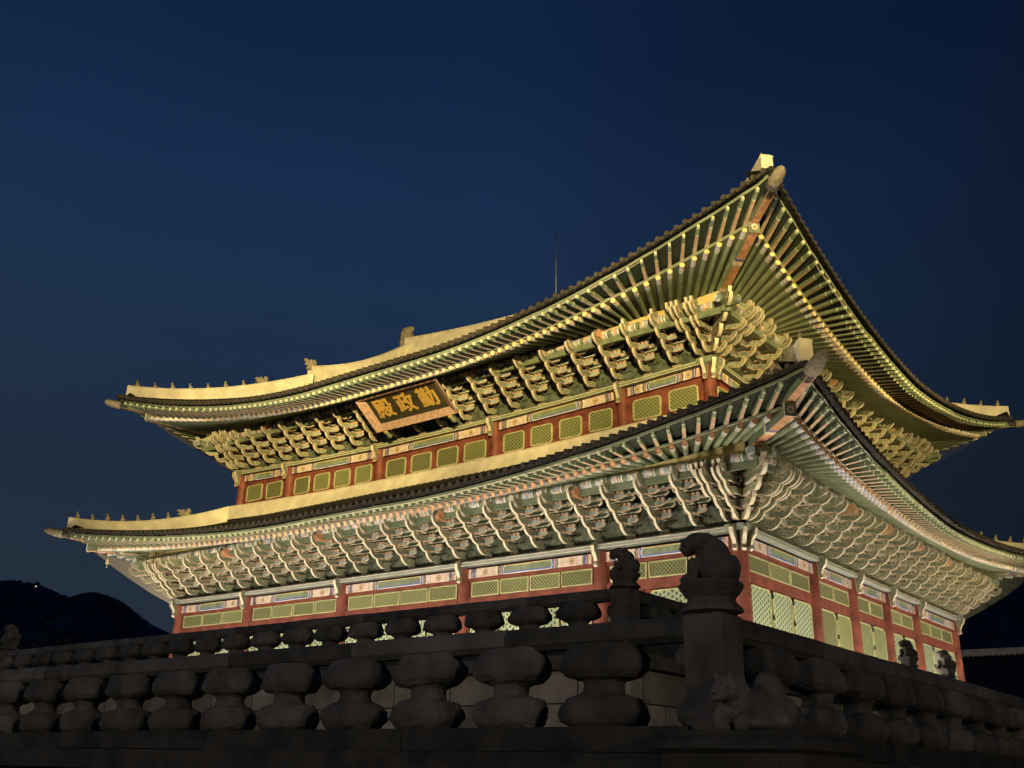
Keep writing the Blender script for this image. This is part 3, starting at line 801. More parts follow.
# ---- hip rafters with end plates and tile caps
def bar(mb, p0, p1, w_, h0, h1, mis=(0, 1), cap=None):
    d = Vector((p1 - p0)); dh_ = Vector((d.x, d.y, 0)).normalized(); y = Vector((0, 0, 1)).cross(dh_) * (w_/2)
    A = []
    for p, h in ((p0, h0), (p1, h1)):
        A += [p - y - Vector((0, 0, h/2)), p + y - Vector((0, 0, h/2)), p + y + Vector((0, 0, h/2)), p - y + Vector((0, 0, h/2))]
    mb.add(A, [(0, 4, 5, 1)], mis[1]); mb.add(A, [(1, 5, 6, 2), (2, 6, 7, 3), (3, 7, 4, 0)], mis[0])
    mb.add(A, [(0, 1, 2, 3), (7, 6, 5, 4)], mis[0] if cap is None else cap)
def hipp(s, t, z):      # on the diagonal through the corner at the far end of side s
    ln, T = SIDES[s]; return T @ Vector((ln + t, -t, z))
for e, q in ((E1, dict(h0=(.2, 11.68), h1=(3.47, 11.66), s0=(2.7, 11.92), s1=(4.66, 12.16), tip=(5.34, 12.30))),
             (E2, dict(h0=(-1.2, 17.85), h1=(2.20, 18.66), s0=(1.5, 18.82), s1=(3.45, 19.08), tip=(4.06, 19.18)))):
    Q0 = q
    for s in range(4):
        up_ = {0: 0, 1: .42 if e is E2 else .25, 2: .3, 3: .24 if e is E2 else .2}[s]
        q = {k: (v[0] - (.28 if s in (2, 3) and k in ('s1', 'tip') else 0), v[1] + up_ * {'h0': 0, 'h1': .6, 's0': .6, 's1': .95, 'tip': 1}[k]) for k, v in Q0.items()}
        mb = MB()
        bar(mb, hipp(s, *q['h0']), hipp(s, *q['h1']), .30, .36, .36, (0, 1)); bar(mb, hipp(s, *q['s0']), hipp(s, *q['s1']), .27, .26, .24, (0, 1))
        for f0, f1, mi in ((.62, .66, 2), (.68, .70, 3), (.30, .34, 2)):
            a_ = hipp(s, *q['h0']); b_ = hipp(s, *q['h1']); bar(mb, a_.lerp(b_, f0), a_.lerp(b_, f1), .312, .372, .372, (mi, mi))
        o = link('hip_rafter', mb.mesh('hip_rafter', ['green', 'orange', 'cream', 'blue']), P, Matrix())
        pl = MB(); a_ = hipp(s, *q['h1']); b_ = hipp(s, q['h1'][0] + .03, q['h1'][1]); bar(pl, a_, b_, .36, .40, .40, (1, 1), 0)
        c_ = hipp(s, q['h1'][0] + .035, q['h1'][1]); 
        dd = (b_ - a_).normalized(); yy = Vector((0, 0, 1)).cross(dd)
        for k in range(8):
            an = k * PI / 4; u = yy * math.cos(an) + Vector((0, 0, 1)) * math.sin(an); v = dd.cross(u) * .035
            pl.add([c_ + u * .03, c_ + u * .09 + v, c_ + u * .14, c_ + u * .09 - v], [(0, 1, 2, 3)], 1)
        sub('end_plate', pl.mesh('end_plate', ['green', 'cream']), o)
        tp = MB(); p0 = hipp(s, q['s1'][0] - .26, q['s1'][1] - .02); p1 = hipp(s, *q['tip']); rings = []
        for u, hw, hh, dz in ((0, .185, .17, 0), (.30, .185, .17, 0), (.305, .22, .20, .01), (.6, .215, .20, .03), (.8, .19, .18, .06), (.93, .15, .15, .08), (1, .08, .08, .09)):
            c = p0.lerp(p1, u) + Vector((0, 0, dz)); dd = (p1 - p0).normalized(); yy = Vector((0, 0, 1)).cross(dd).normalized(); zz = dd.cross(yy)
            rings.append([c + yy * hw * math.cos(2*PI*k/10) * 1.1 + zz * hh * math.sin(2*PI*k/10) for k in range(10)])
        tp.loft(rings, 0, True, True, [1, 1, 0, 0, 0, 0]); sub('tile_cap', tp.mesh('tile_cap', ['oldtile', 'tileend']), o)

# ---- tiled roofs
def roof_z(e, a, i, ln):
    """tile surface at distance i inside the column line"""
    ov, z = tile_edge(e, a, ln)
    top = 1.35 if e is E1 else 11.295; rise = 2.2 if e is E1 else 7.45
    u = max(0.0, min(1.0, (i + ov) / (top + ov)))
    return e.tz + .12 + rise * (.84 * u + .16 * u * u) + (z - e.tz) * (1 - u) ** 1.35
roofs = {}
for e in (E1, E2):
    mats_ = ['tile', 'tileend']
    allm = MB()
    for s in range(4):
        ln, T = SIDES[s]; m_ = MB()
        half = int((ln/2 + e.tcn) / SP)
        offs = [(-.5, -.035), (-.36, -.02), (-.25, .0), (-.21, .045), (-.12, .085), (0, .1), (.12, .085), (.21, .045), (.25, 0), (.36, -.02)]
        cols_ = []
        for k in range(-half - 1, half + 2):
            for u, h in offs: cols_.append((ln/2 + (k + u) * SP, h))
        cols_ = [c for c in cols_ if -e.tcn <= c[0] <= ln + e.tcn]
        NR = 9 if e is E1 else 14
        grid = []
        for a, h in cols_:
            ov, z = tile_edge(e, a, ln); c = corner_dist(a, ln)
            if e is E1: lim = min(1.35, c)
            elif s % 2 == 0: lim = c if c < 3.0 else 11.295
            else: lim = min(3.6, c)
            colp = []
            for r in range(NR + 1):
                i = -ov + (lim + ov) * (r / NR)
                colp.append((a, i, roof_z(e, a, i, ln) + h))
            grid.append((colp, lim))
        V = [p for c, _ in grid for p in c]; fs = []
        for k in range(len(grid) - 1):
            if abs(grid[k][1] - grid[k+1][1]) > 2: continue
            for r in range(NR): 
                b = k * (NR + 1) + r; fs.append((b, b + NR + 1, b + NR + 2, b + 1))
        m_.add(V, fs, 0, True)
        # underside bed so that the tiles have thickness
        for k in range(0, len(grid) - 10, 10):
            c0, c1 = grid[k][0], grid[k + 10][0]
            q = [Vector(c0[0]) - Vector((0, 0, .10)), Vector(c1[0]) - Vector((0, 0, .10))]
            ov0 = Vector((0, .9, .25)); m_.add([q[0], q[1], q[1] + ov0, q[0] + ov0], [(0, 3, 2, 1)], 0)
            m_.add([q[0], q[1], Vector(c1[0]), Vector(c0[0])], [(0, 1, 2, 3)], 0)
        # round end discs and hanging drip tiles
        for k in range(-half, half + 1):
            a = ln/2 + k * SP
            if not (-e.tcn + .1 < a < ln + e.tcn - .1): continue
            ov, z = tile_edge(e, a, ln); zt = roof_z(e, a, -ov, ln)
            m_.cyl((a, -ov - .05, zt + .005), (a, -ov + .35, zt + .02), .092, None, 10, 1)
            a2 = a + SP/2
            if a2 > ln + e.tcn - .1: continue
            ov, z = tile_edge(e, a2, ln); zt = roof_z(e, a2, -ov, ln)
            pr = [(-.125, .01), (.125, .01), (.11, -.06), (.05, -.13), (0, -.16), (-.05, -.13), (-.11, -.06)]
            A = [(a2 + p[0], -ov - .045 + p[1]*.2, zt - .02 + p[1]) for p in pr]; Bk = [(x, y + .03, zz) for x, y, zz in A]
            m_.add(A + Bk, [tuple(reversed(range(7))), tuple(range(7, 14))] + [(j, 7 + j, 7 + (j+1) % 7, (j+1) % 7) for j in range(7)], 1)
        allm.put(m_, T)
    roofs[e] = link('tiled_roof', allm.mesh('tiled_roof', mats_), P, Matrix())
# gable ends of the upper roof
mb = MB()
for sx in (-1, 1):
    xg = -3.35 if sx == 1 else -L + 3.35; x2 = xg - sx * .2
    A = [(xg, 3.4, 20.6), (xg, W - 3.4, 20.6), (xg, W/2 + .3, 24.9), (xg, W/2 - .3, 24.9)]; Bk = [(x2, y, z) for _, y, z in A]
    mb.add(A + Bk, [(0, 1, 2, 3), (7, 6, 5, 4), (0, 4, 5, 1), (1, 5, 6, 2), (3, 2, 6, 7), (3, 7, 4, 0)], 0)
sub('gable_wall', mb.mesh('gable_wall', ['red']), roofs[E2])

# ---- plastered ridges
def ridge(pts, w_, h_, parent, name='ridge', foot=.25, endup=0):
    mb = MB(); rings = []
    n = len(pts)
    for k, p in enumerate(pts):
        d = pts[min(k+1, n-1)] - pts[max(k-1, 0)]; dh_ = Vector((d.x, d.y, 0)).normalized(); y = Vector((0, 0, 1)).cross(dh_)
        ft = foot * (1 - k / (n - 1)) + .06 if endup else foot
        rings.append([p - y*w_*.55 - Vector((0, 0, ft)), p + y*w_*.55 - Vector((0, 0, ft)), p + y*w_*.5 + Vector((0, 0, h_*.86)), p + y*w_*.58 + Vector((0, 0, h_*.88)), p + y*w_*.56 + Vector((0, 0, h_*.95)),
                      p + y*w_*.25 + Vector((0, 0, h_)), p - y*w_*.25 + Vector((0, 0, h_)), p - y*w_*.56 + Vector((0, 0, h_*.95)), p - y*w_*.58 + Vector((0, 0, h_*.88)), p - y*w_*.5 + Vector((0, 0, h_*.86))])
    mb.loft(rings, 0, False)
    return sub(name, mb.mesh(name, ['plaster']), parent)
# little guardian figure, dragon head, ridge-end monster (carved tile)
fb = MB()
ell(fb, (0, 0, .12), (.09, .12, .13)); ell(fb, (0, -.06, .24), (.07, .08, .09)); ell(fb, (0, -.09, .36), (.065, .075, .07)); ell(fb, (0, -.15, .34), (.035, .05, .035))
ell(fb, (0, -.08, .43), (.05, .05, .035)); ell(fb, (.05, -.12, .1), (.03, .04, .11)); ell(fb, (-.05, -.12, .1), (.03, .04, .11)); fb.box(-.1, .1, -.17, .14, -.12, .02)
fig_me = remesh(fb, 'roof_figure', ['oldtile'], .025, 1)
yb = MB()
ell(yb, (0, .1, .2), (.17, .38, .22)); ell(yb, (0, -.28, .34), (.15, .26, .13), [('X', -.3)]); ell(yb, (0, -.26, .12), (.13, .22, .07)); ell(yb, (0, .3, .42), (.1, .16, .2), [('X', .5)])
ell(yb, (.12, -.05, .4), (.05, .08, .12)); ell(yb, (-.12, -.05, .4), (.05, .08, .12)); yb.box(-.17, .17, -.2, .4, -.15, .1)
yong_me = remesh(yb, 'dragon_finial', ['oldtile'], .035, 1)
cb_ = MB()
cb_.loft([[(-.28, -.55, -.4), (.28, -.55, -.4), (.28, .5, -.4), (-.28, .5, -.4)], [(-.27, -.5, .5), (.27, -.5, .5), (.27, .45, .5), (-.27, .45, .5)],
          [(-.24, -.55, 1.0), (.24, -.55, 1.0), (.24, .25, 1.0), (-.24, .25, 1.0)], [(-.2, -.3, 1.35), (.2, -.3, 1.35), (.2, .25, 1.3), (-.2, .25, 1.3)]])
ell(cb_, (0, -.45, .35), (.24, .35, .22)); ell(cb_, (0, .35, 1.15), (.18, .2, .22)); ell(cb_, (0, -.5, .85), (.2, .2, .16))
chwi_me = remesh(cb_, 'ridge_end_finial', ['oldtile'], .05, 1)
def figure(me, name, parent, p, d, sc_=1.0):
    T = Matrix.Translation(p) @ Matrix.Rotation(math.atan2(d.x, -d.y), 4, 'Z') @ Matrix.Scale(sc_, 4)
    o = sub(name, me, parent); o.matrix_basis = T; return o
for e, t0, t1_, nf, skip in ((E1, -1.2, 4.50, 7, .16), (E2, -3.75, 3.26, 7, .12)):
    for s in range(4):
        ln, T = SIDES[s]; pts = []; t1 = t1_ - (.22 if s in (2, 3) else 0)
        for k in range(15):
            t = t0 + (t1 - t0) * k / 14
            pts.append(T @ Vector((ln + t, -t, roof_z(e, ln + min(t, e.tcn), -min(t, e.tcn), ln) + .04 + (.26 if e is E1 else .34) * (1 - k / 14) ** 2)))
        ridge(pts, .38, .58, roofs[e], 'ridge', .42, 1)
        d = (pts[-1] - pts[0]); dh_ = Vector((d.x, d.y, 0)).normalized()
        if s == 2: continue
        for k in range(nf):
            f = 1 - .05 - k * .095; x = f * 14; i = int(x); p = pts[i].lerp(pts[min(14, i + 1)], x - i)
            figure(fig_me, 'roof_figure', roofs[e], p + Vector((0, 0, .60)), dh_, (.76, .68, .80, .72, .66, .78, .7)[k])
        p = pts[4] if e is E1 else pts[4]
        figure(yong_me, 'dragon_finial', roofs[e], p + Vector((0, 0, .60)), dh_, .72)
# plaster ridge at the foot of the upper wall
for s in range(4):
    ln, T = SIDES[s]; pts = []
    for k in range(25):
        a = 1.18 + (ln - 2.36) * k / 24; q = abs(2 * (a - ln/2) / (ln - 2.36))
        pts.append(T @ Vector((a, 1.24, 13.46 + .30 * q ** 2.2)))
    ridge(pts, .34, .47, roofs[E1])
# main ridge and the two pairs of descending ridges
xr0, xr1 = -L + 3.2, -3.2
pts = [Vector((xr0 + (xr1 - xr0) * k / 20, W/2, 24.85 + .75 * abs(2*k/20 - 1) ** 2)) for k in range(21)]
ridge(pts, .55, 1.15, roofs[E2], foot=.9)
for sx, x in ((-1, xr0), (1, xr1)):
    figure(chwi_me, 'ridge_end_finial', roofs[E2], Vector((x, W/2, 26.35)), Vector((sx, 0, 0)), .85)
    for sy in (0, 1):
        pts = []
        for k in range(13):
            i = 11.1 - (11.1 - 3.9) * k / 12
            u_ = k / 12; zz = max(roof_z(E2, 3.24, i, L) + .1, 25.50 + (21.66 - 25.50) * u_ - .38 * math.sin(PI * u_))
            pts.append(Vector((x, i if sy == 0 else W - i, zz)))
        ridge(pts, .42, .80, roofs[E2], 'ridge', 1.3)
        if sy == 0: figure(yong_me, 'dragon_finial', roofs[E2], pts[-1] + Vector((0, 0, .72)), Vector((0, -1, 0)), .9)
# lightning rod on the ridge
mb = MB(); mb.cyl((-15.65, W/2, 25.5), (-15.65, W/2, 30.4), .035, .022, 8); mb.cyl((-15.65, W/2, 30.4), (-15.65, W/2, 30.62), .045, .01, 8)
link('lightning_rod', mb.mesh('lightning_rod', ['metal']), P, Matrix())
# small wind bell under the left corner
p = hipp(3, 2.75, 0); mb = MB()
mb.loft([[(p.x + r*math.cos(2*PI*k/12), p.y + r*math.sin(2*PI*k/12), z) for k in range(12)] for r, z in ((.09, 11.0), (.075, 11.1), (.06, 11.2), (.02, 11.26))])
mb.cyl((p.x, p.y, 11.26), (p.x, p.y, 11.62), .008, None, 6); mb.box(p.x - .04, p.x + .04, p.y - .005, p.y + .005, 10.80, 10.92); mb.cyl((p.x, p.y, 10.92), (p.x, p.y, 11.1), .005, None, 6)
link('wind_bell', mb.mesh('wind_bell', ['brass']), P, Matrix())

# ------------------------------------------------------------------ name board under the upper eave
sb_c = Vector((-15.02, .10, 16.19)); tilt = math.radians(54)
T = Matrix.Translation(sb_c) @ Matrix.Rotation(tilt, 4, 'X')
sign = tag(link('name_board', None, None, T), 'dark name board with three gold characters in a pink frame under the upper eave', 'name board')
sw, sh = 4.05, 1.30
def local(mb_): return mb_
def plink(name, me):
    o = bpy.data.objects.new(name, me); COL.objects.link(o); o.parent = sign; WM[o.name] = T; return o
mb = MB(); mb.box(-sw/2, sw/2, -.05, .05, .0, sh, 0); plink('board', mb.mesh('board', ['signblack']))
mb = MB(); fw = .36
def flare(A, mi=0):
    mb.add(A, [(0, 1, 2, 3), (7, 6, 5, 4), (0, 4, 5, 1), (1, 5, 6, 2), (2, 6, 7, 3), (3, 7, 4, 0)], mi)
def bev(x0, z0, x1, z1, X0, Z0, X1, Z1):
    A = [(x0, -.055, z0), (x1, -.055, z1), (X1, -.25, Z1), (X0, -.25, Z0)]; flare(A + [(a_, b_ + .06, c_) for a_, b_, c_ in A])
bev(-sw/2, 0, sw/2, 0, -sw/2 - fw, -fw*.8, sw/2 + fw, -fw*.8)
bev(-sw/2, sh, -sw/2, 0, -sw/2 - fw, sh + fw*.5, -sw/2 - fw, -fw*.8)
bev(sw/2, 0, sw/2, sh, sw/2 + fw, -fw*.8, sw/2 + fw, sh + fw*.5)
bev(sw/2, sh, -sw/2, sh, sw/2 + fw, sh + fw*.5, -sw/2 - fw, sh + fw*.5)
plink('frame', mb.mesh('frame', ['signpink']))
for ch, x in (('殿', -1.30), ('政', 0.0), ('勤', 1.30)):
    cu = bpy.data.curves.new('t', 'FONT'); cu.body = ch; cu.size = 1.02; cu.extrude = .006; cu.offset = .004; cu.align_x = 'CENTER'; cu.align_y = 'CENTER'
    to = bpy.data.objects.new('t', cu); COL.objects.link(to); bpy.context.view_layer.update()
    me = bpy.data.meshes.new_from_object(to.evaluated_get(bpy.context.evaluated_depsgraph_get())); bpy.data.objects.remove(to)
    bold = MB(); base_v = [tuple(v.co) for v in me.vertices]; base_f = [tuple(p.vertices) for p in me.polygons]; R_ = Matrix.Rotation(PI/2, 4, 'X')
    for q_, (dx, dz) in enumerate(((0, 0), (.026, .008), (-.026, -.008), (.006, .02), (-.006, -.02), (.02, -.016), (-.02, .016))):
        bold.add(base_v, base_f, 0, False, Matrix.Translation((x + dx, -.068 - .0012 * q_, sh/2 + dz)) @ R_)
    plink('character', bold.mesh('character', ['gold']))
mb = MB()
for sg in (-1, 1):
    x = sg * 1.9; mb = MB()
    rings = [[(x + dx + r*math.cos(2*PI*k/10), -.18 + r*.6*math.sin(2*PI*k/10), z) for k in range(10)] for dx, r, z in ((0, .05, -.75), (.03, .16, -.66), (0, .11, -.52), (-.05, .13, -.40), (0, .08, -.30), (.02, .03, -.24))]
    mb.loft(rings, 0, True, True, [0, 0, 0, 1, 1])
    plink('support_ornament', mb.mesh('support_ornament', ['lgreen', 'ochre']))

# ------------------------------------------------------------------ stone terraces
NX, NY = 10.55, -22.45          # corner of the lower terrace rail
UX, UY = 5.36, -15.55           # corner of the upper terrace rail
def terrace(label, x1, y0, z0, z1, x0=-46, y1=40):
    t = thing('stone_terrace', label, 'terrace', ((x0 + x1)/2, (y0 + y1)/2, z0))
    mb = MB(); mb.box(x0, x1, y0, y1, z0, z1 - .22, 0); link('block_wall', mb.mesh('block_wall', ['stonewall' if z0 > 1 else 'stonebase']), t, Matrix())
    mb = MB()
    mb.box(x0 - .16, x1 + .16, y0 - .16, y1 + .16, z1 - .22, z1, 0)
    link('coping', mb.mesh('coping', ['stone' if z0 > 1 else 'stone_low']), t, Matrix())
    mb = MB(); mb.box(x0 + .6, x1 - .6, y0 + .6, y1 - .6, z1 - .1, z1 + .006, 0); link('paving', mb.mesh('paving', ['ground']), t, Matrix())
terrace('lower granite terrace behind the near balustrade', NX + .18, NY - .18, 0, 1.80)
terrace('upper granite terrace of block stone below the hall', UX + .18, UY - .18, 1.8, 3.51)

def rr(hx, hy, z, r=.4, n=36, ph=0.0, pet=0.0):
    ps = []
    for k in range(n):
        t = 2*PI*k/n; c, s_ = math.cos(t), math.sin(t); q = 1 - pet * (1 - abs(math.sin(4 * t + ph)) ** .6)
        ps.append((q * hx * math.copysign(abs(c) ** r, c), q * hy * math.copysign(abs(s_) ** r, s_), z))
    return ps
def baluster_mesh(seed):
    rnd = random.Random(seed); m_ = MB()
    j = lambda: 1 + rnd.uniform(-.06, .05)
    prof = [(.33, .15, 0, 0), (.37 * j(), .19, .03, .06), (.405 * j(), .215, .095, .10), (.395 * j(), .21, .18, .10), (.345, .17, .24, .06), (.235 * j(), .14, .262, 0), (.185, .12, .282, 0), (.175, .115, .325, 0), (.185, .12, .37, 0), (.235, .135, .392, 0),
            (.345 * j(), .18, .408, .06), (.415 * j(), .22, .465, .10), (.405 * j(), .215, .56, .10), (.35, .185, .645, .05), (.33, .155, .69, 0)]
    rings = []
    for (a, b, z, p), (a2, b2, z2, p2) in zip(prof[:-1], prof[1:]):
        for u in (0, .34, .67): rings.append((a + (a2 - a) * u, b + (b2 - b) * u, z + (z2 - z) * u, p + (p2 - p) * u))
    rings.append(prof[-1]); lean = rnd.uniform(-.02, .02)
    m_.loft([rr(a, b, z, .64, 36, seed * 1.3, p) for a, b, z, p in rings])
    for v in range(len(m_.v)):
        p = Vector(m_.v[v]); p.x += lean * p.z / .7
        # a carved curl line round each lobe, then weathering
        q = abs(math.sin(9 * (p.x + .35 * math.sin(p.z * 14 + seed))))
        dd = .012 * (q < .16)
        sgn = -1 if p.y > 0 else 1; p.y += sgn * dd
        m_.v[v] = tuple(p + Vector(noise.noise_vector(p * 6 + Vector((seed * 3, 0, 0)))) * .022 + Vector(noise.noise_vector(p * 24 + Vector((seed, 5, 0)))) * .008)
    return m_.mesh('baluster', ['stone' if seed % 3 else 'stone_dark'])
BAL = [baluster_mesh(k) for k in range(11)]
def balustrade(label, p0, p1, zsill, first, step, posts=()):
    p0 = Vector(p0); p1 = Vector(p1); d = (p1 - p0); ln = d.length; rz = math.atan2(d.y, d.x)
    T = Matrix.Translation((p0.x, p0.y, zsill)) @ Matrix.Rotation(rz, 4, 'Z')
    t = thing('stone_balustrade', label, 'balustrade', (p0.x, p0.y, zsill), rz, 'stone balustrades round the terraces')
    mb = MB(); x = .17; k = 0
    while x < ln:
        x2 = min(ln, x + step * 3 - .012); dz = random.uniform(-.006, .006)
        mb.box(x, x2, -.24, .24, -.2 + dz, 0 + dz, 0); x += step * 3
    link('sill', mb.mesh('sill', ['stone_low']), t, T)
    x = .17; first_end = first + step
    while x < ln - .02:
        x2 = min(ln, first_end); mb = MB(); dz = random.uniform(-.008, .008)
        pr = [(-.06, 0), (-.11, .05), (-.115, .15), (-.07, .205), (.07, .205), (.115, .15), (.11, .05), (.06, 0)]
        rings = []
        for q in (x, x + .015, x2 - .02, x2 - .006):
            s_ = .96 if q in (x, x2 - .006) else 1
            rings.append([(q, a * s_, .672 + b * s_ + dz) for a, b in pr])
        mb.loft(rings, 0, False)
        link('top_rail', mb.mesh('top_rail', ['stone' if k % 2 else 'stone_dark']), t, T)
        x = x2; first_end = x2 + step * 2; k += 1
    x = first; k = 0
    while x < ln - .2:
        link('baluster', BAL[(k * 4 + int(first * 10)) % 11], t, T @ Matrix.Translation((x, 0, 0)) @ Matrix.Rotation(PI * (k % 2) + random.uniform(-.05, .05), 4, 'Z')); x += step; k += 1
    return t
balustrade('dark stone balustrade nearest the viewer, running left from the big corner post', (NX, NY), (-14, NY), 2.01, 1.10, 1.03)
balustrade('dark stone balustrade running right and away from the big corner post', (NX, NY), (NX, 14), 2.01, .95, 1.03)
balustrade('farther stone balustrade on the upper terrace, running left from the smaller corner post', (UX, UY), (-30, UY), 3.71, .95, 1.03)
balustrade('farther stone balustrade on the upper terrace, running away along the hall flank', (UX, UY), (UX, 22), 3.71, .95, 1.03)

# ------------------------------------------------------------------ guardian posts
ab = MB()      # squatting beast looking along -x
ell(ab, (.08, 0, .13), (.20, .16, .14)); ell(ab, (.03, 0, .25), (.155, .14, .16), [('Y', -.45)]); ell(ab, (-.06, 0, .36), (.17, .13, .10), [('Y', .15)]); ell(ab, (-.17, 0, .345), (.085, .10, .075)); ell(ab, (-.20, 0, .29), (.055, .075, .04))
ell(ab, (-.145, .08, .10), (.055, .05, .13)); ell(ab, (-.145, -.08, .10), (.055, .05, .13)); ell(ab, (-.18, .08, .03), (.08, .05, .045)); ell(ab, (-.18, -.08, .03), (.08, .05, .045))
ell(ab, (.10, .12, .10), (.14, .07, .12)); ell(ab, (.10, -.12, .10), (.14, .07, .12)); ell(ab, (-.03, .115, .38), (.05, .02, .04)); ell(ab, (-.03, -.115, .38), (.05, .02, .04)); ell(ab, (.21, 0, .12), (.06, .06, .13))
ell(ab, (-.05, 0, .22), (.08, .10, .12)); ell(ab, (-.235, 0, .355), (.025, .045, .025)); ell(ab, (-.17, .06, .40), (.03, .03, .02)); ell(ab, (-.17, -.06, .40), (.03, .03, .02))
for k in range(9):
    an = 2 * PI * k / 9; ell(ab, (-.03 + .02 * math.cos(an), .125 * math.sin(an), .355 + .075 * math.cos(an)), (.033, .033, .033))
for sy in (-1, 1):
    for k in range(3): ell(ab, (-.245, sy * (.055 + .025 * k), .018), (.022, .012, .022))
    ell(ab, (-.235, sy * .045, .385), (.022, .022, .02)); ell(ab, (-.255, sy * .03, .315), (.02, .03, .018)); ell(ab, (-.07, sy * .11, .415), (.03, .018, .03))
beast_me = remesh(ab, 'beast', ['stone_dark'], .012, 1, .004)
def octo(r, z, n=8): return [(r * math.cos(2*PI*(k + .5)/n), r * math.sin(2*PI*(k + .5)/n), z) for k in range(n)]
def post_meshes(hgt):
    s_ = MB(); s_.loft([[(x*h, y*h, z) for x, y in ((-1, -1), (1, -1), (1, 1), (-1, 1))] for h, z in ((.175, -.2), (.175, hgt - .01), (.165, hgt))], 0, False)
    for sx, sy in ((-1, 0), (0, 1)):
        for zc in (.13, .56): ell(s_, (sx * .20, sy * .20, zc), (.14 if sx else .15, .14 if sy else .15, .125))
    c = MB(); c.loft([octo(.20, hgt), octo(.265, hgt + .02), octo(.255, hgt + .05), octo(.205, hgt + .10), octo(.20, hgt + .13), octo(.255, hgt + .20), octo(.275, hgt + .24), octo(.25, hgt + .27), octo(.2, hgt + .28)], 0, False)
    return s_.mesh('shaft', ['stone_dark']), c.mesh('capital', ['stone_dark'])
PH = .90
sh_me, cp_me = post_meshes(PH)
def guardian(label, x, y, z, sc_=1.0, face=0, rz=0):
    t = thing('guardian_post', label, 'guardian post', (x, y, z), rz, 'posts with carved beasts')
    T0 = Matrix.Translation((x, y, z)) @ Matrix.Rotation(rz, 4, 'Z')
    link('shaft', sh_me, t, T0); link('capital', cp_me, t, T0)
    link('beast', beast_me, t, T0 @ Matrix.Translation((0, 0, PH + .265)) @ Matrix.Rotation(face, 4, 'Z') @ Matrix.Scale(sc_, 4))
guardian('large dark stone corner post topped by a hunched carved beast', NX - .03, NY, 1.98, .93, .35)
guardian('smaller stone corner post with a carved beast, standing left of the large one', UX, UY, 3.66, .95, .5)
guardian('carved beast on a post above the left end of the rails', -15.2, UY, 3.71, 1.0, .3)
guardian('pointed beast post showing in front of the flank doors, nearer the big corner post', UX, -1.35, 3.68, 1.0, 1.2)
guardian('beast post in front of the last flank doors, at the hall corner', UX, 2.0, 3.68, 1.15, 1.2)
# corner slab with a reclining pair of beasts
t = thing('corner_beast', 'weathered stone beast crouching on the corner slab at the foot of the big post', 'stone beast', (NX + .5, NY + .1, 1.98))
mb = MB(); mb.loft([[(NX - .28 - q, NY - .45 - q, z), (NX + .85 + q, NY - .45 - q, z), (NX + .85 + q, NY + .6 + q, z), (NX - .28 - q, NY + .6 + q, z)] for q, z in ((0, 1.45), (0, 1.80), (.05, 1.83), (.05, 1.90), (.0, 1.93), (0, 1.965))], 0, False)
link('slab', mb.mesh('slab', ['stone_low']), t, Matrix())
mb = MB(); bx, by, bz = NX + .42, NY + .12, 1.96
def at(px, py, dep): return CAM + (Rv * ((px - 512) / 1024.6) - Uv * ((py - 384) / 1024.6) + Dv) * dep
ell(mb, at(767, 697, 8.25), (.15, .17, .20)); ell(mb, at(748, 708, 8.15), (.17, .16, .16)); ell(mb, at(731, 702, 8.0), (.13, .13, .15)); ell(mb, at(726, 689, 7.92), (.105, .115, .10)); ell(mb, at(718, 694, 7.82), (.065, .08, .06))
for k in range(8):
    an = 2 * PI * k / 8; ell(mb, at(733 + 13 * math.cos(an), 690 + 12 * math.sin(an), 8.02), (.035, .035, .035))
for dx in (-4, 5): ell(mb, at(720 + dx, 685, 7.81), (.020, .020, .018)); ell(mb, at(722 + dx * 1.6, 677, 7.95), (.025, .03, .04))
ell(mb, at(716, 699, 7.78), (.04, .05, .02)); ell(mb, at(714, 691, 7.76), (.028, .035, .022))
ell(mb, at(736, 680, 8.0), (.04, .04, .035)); ell(mb, at(720, 720, 7.9), (.06, .09, .11)); ell(mb, at(740, 722, 7.95), (.07, .08, .09)); ell(mb, at(776, 722, 8.15), (.13, .13, .09)); ell(mb, at(786, 712, 8.4), (.09, .12, .12)); ell(mb, at(752, 724, 8.1), (.2, .2, .07))
link('body', remesh(mb, 'body', ['stone'], .015, 1, .006), t, Matrix())

# ------------------------------------------------------------------ surroundings
mb = MB(); mb.add([(-2500, -800, 0), (1200, -800, 0), (1200, 2500, 0), (-2500, 2500, 0)], [(0, 1, 2, 3)], 0)
gr = link('ground', mb.mesh('ground', ['ground']), None, Matrix()); gr['kind'] = 'structure'
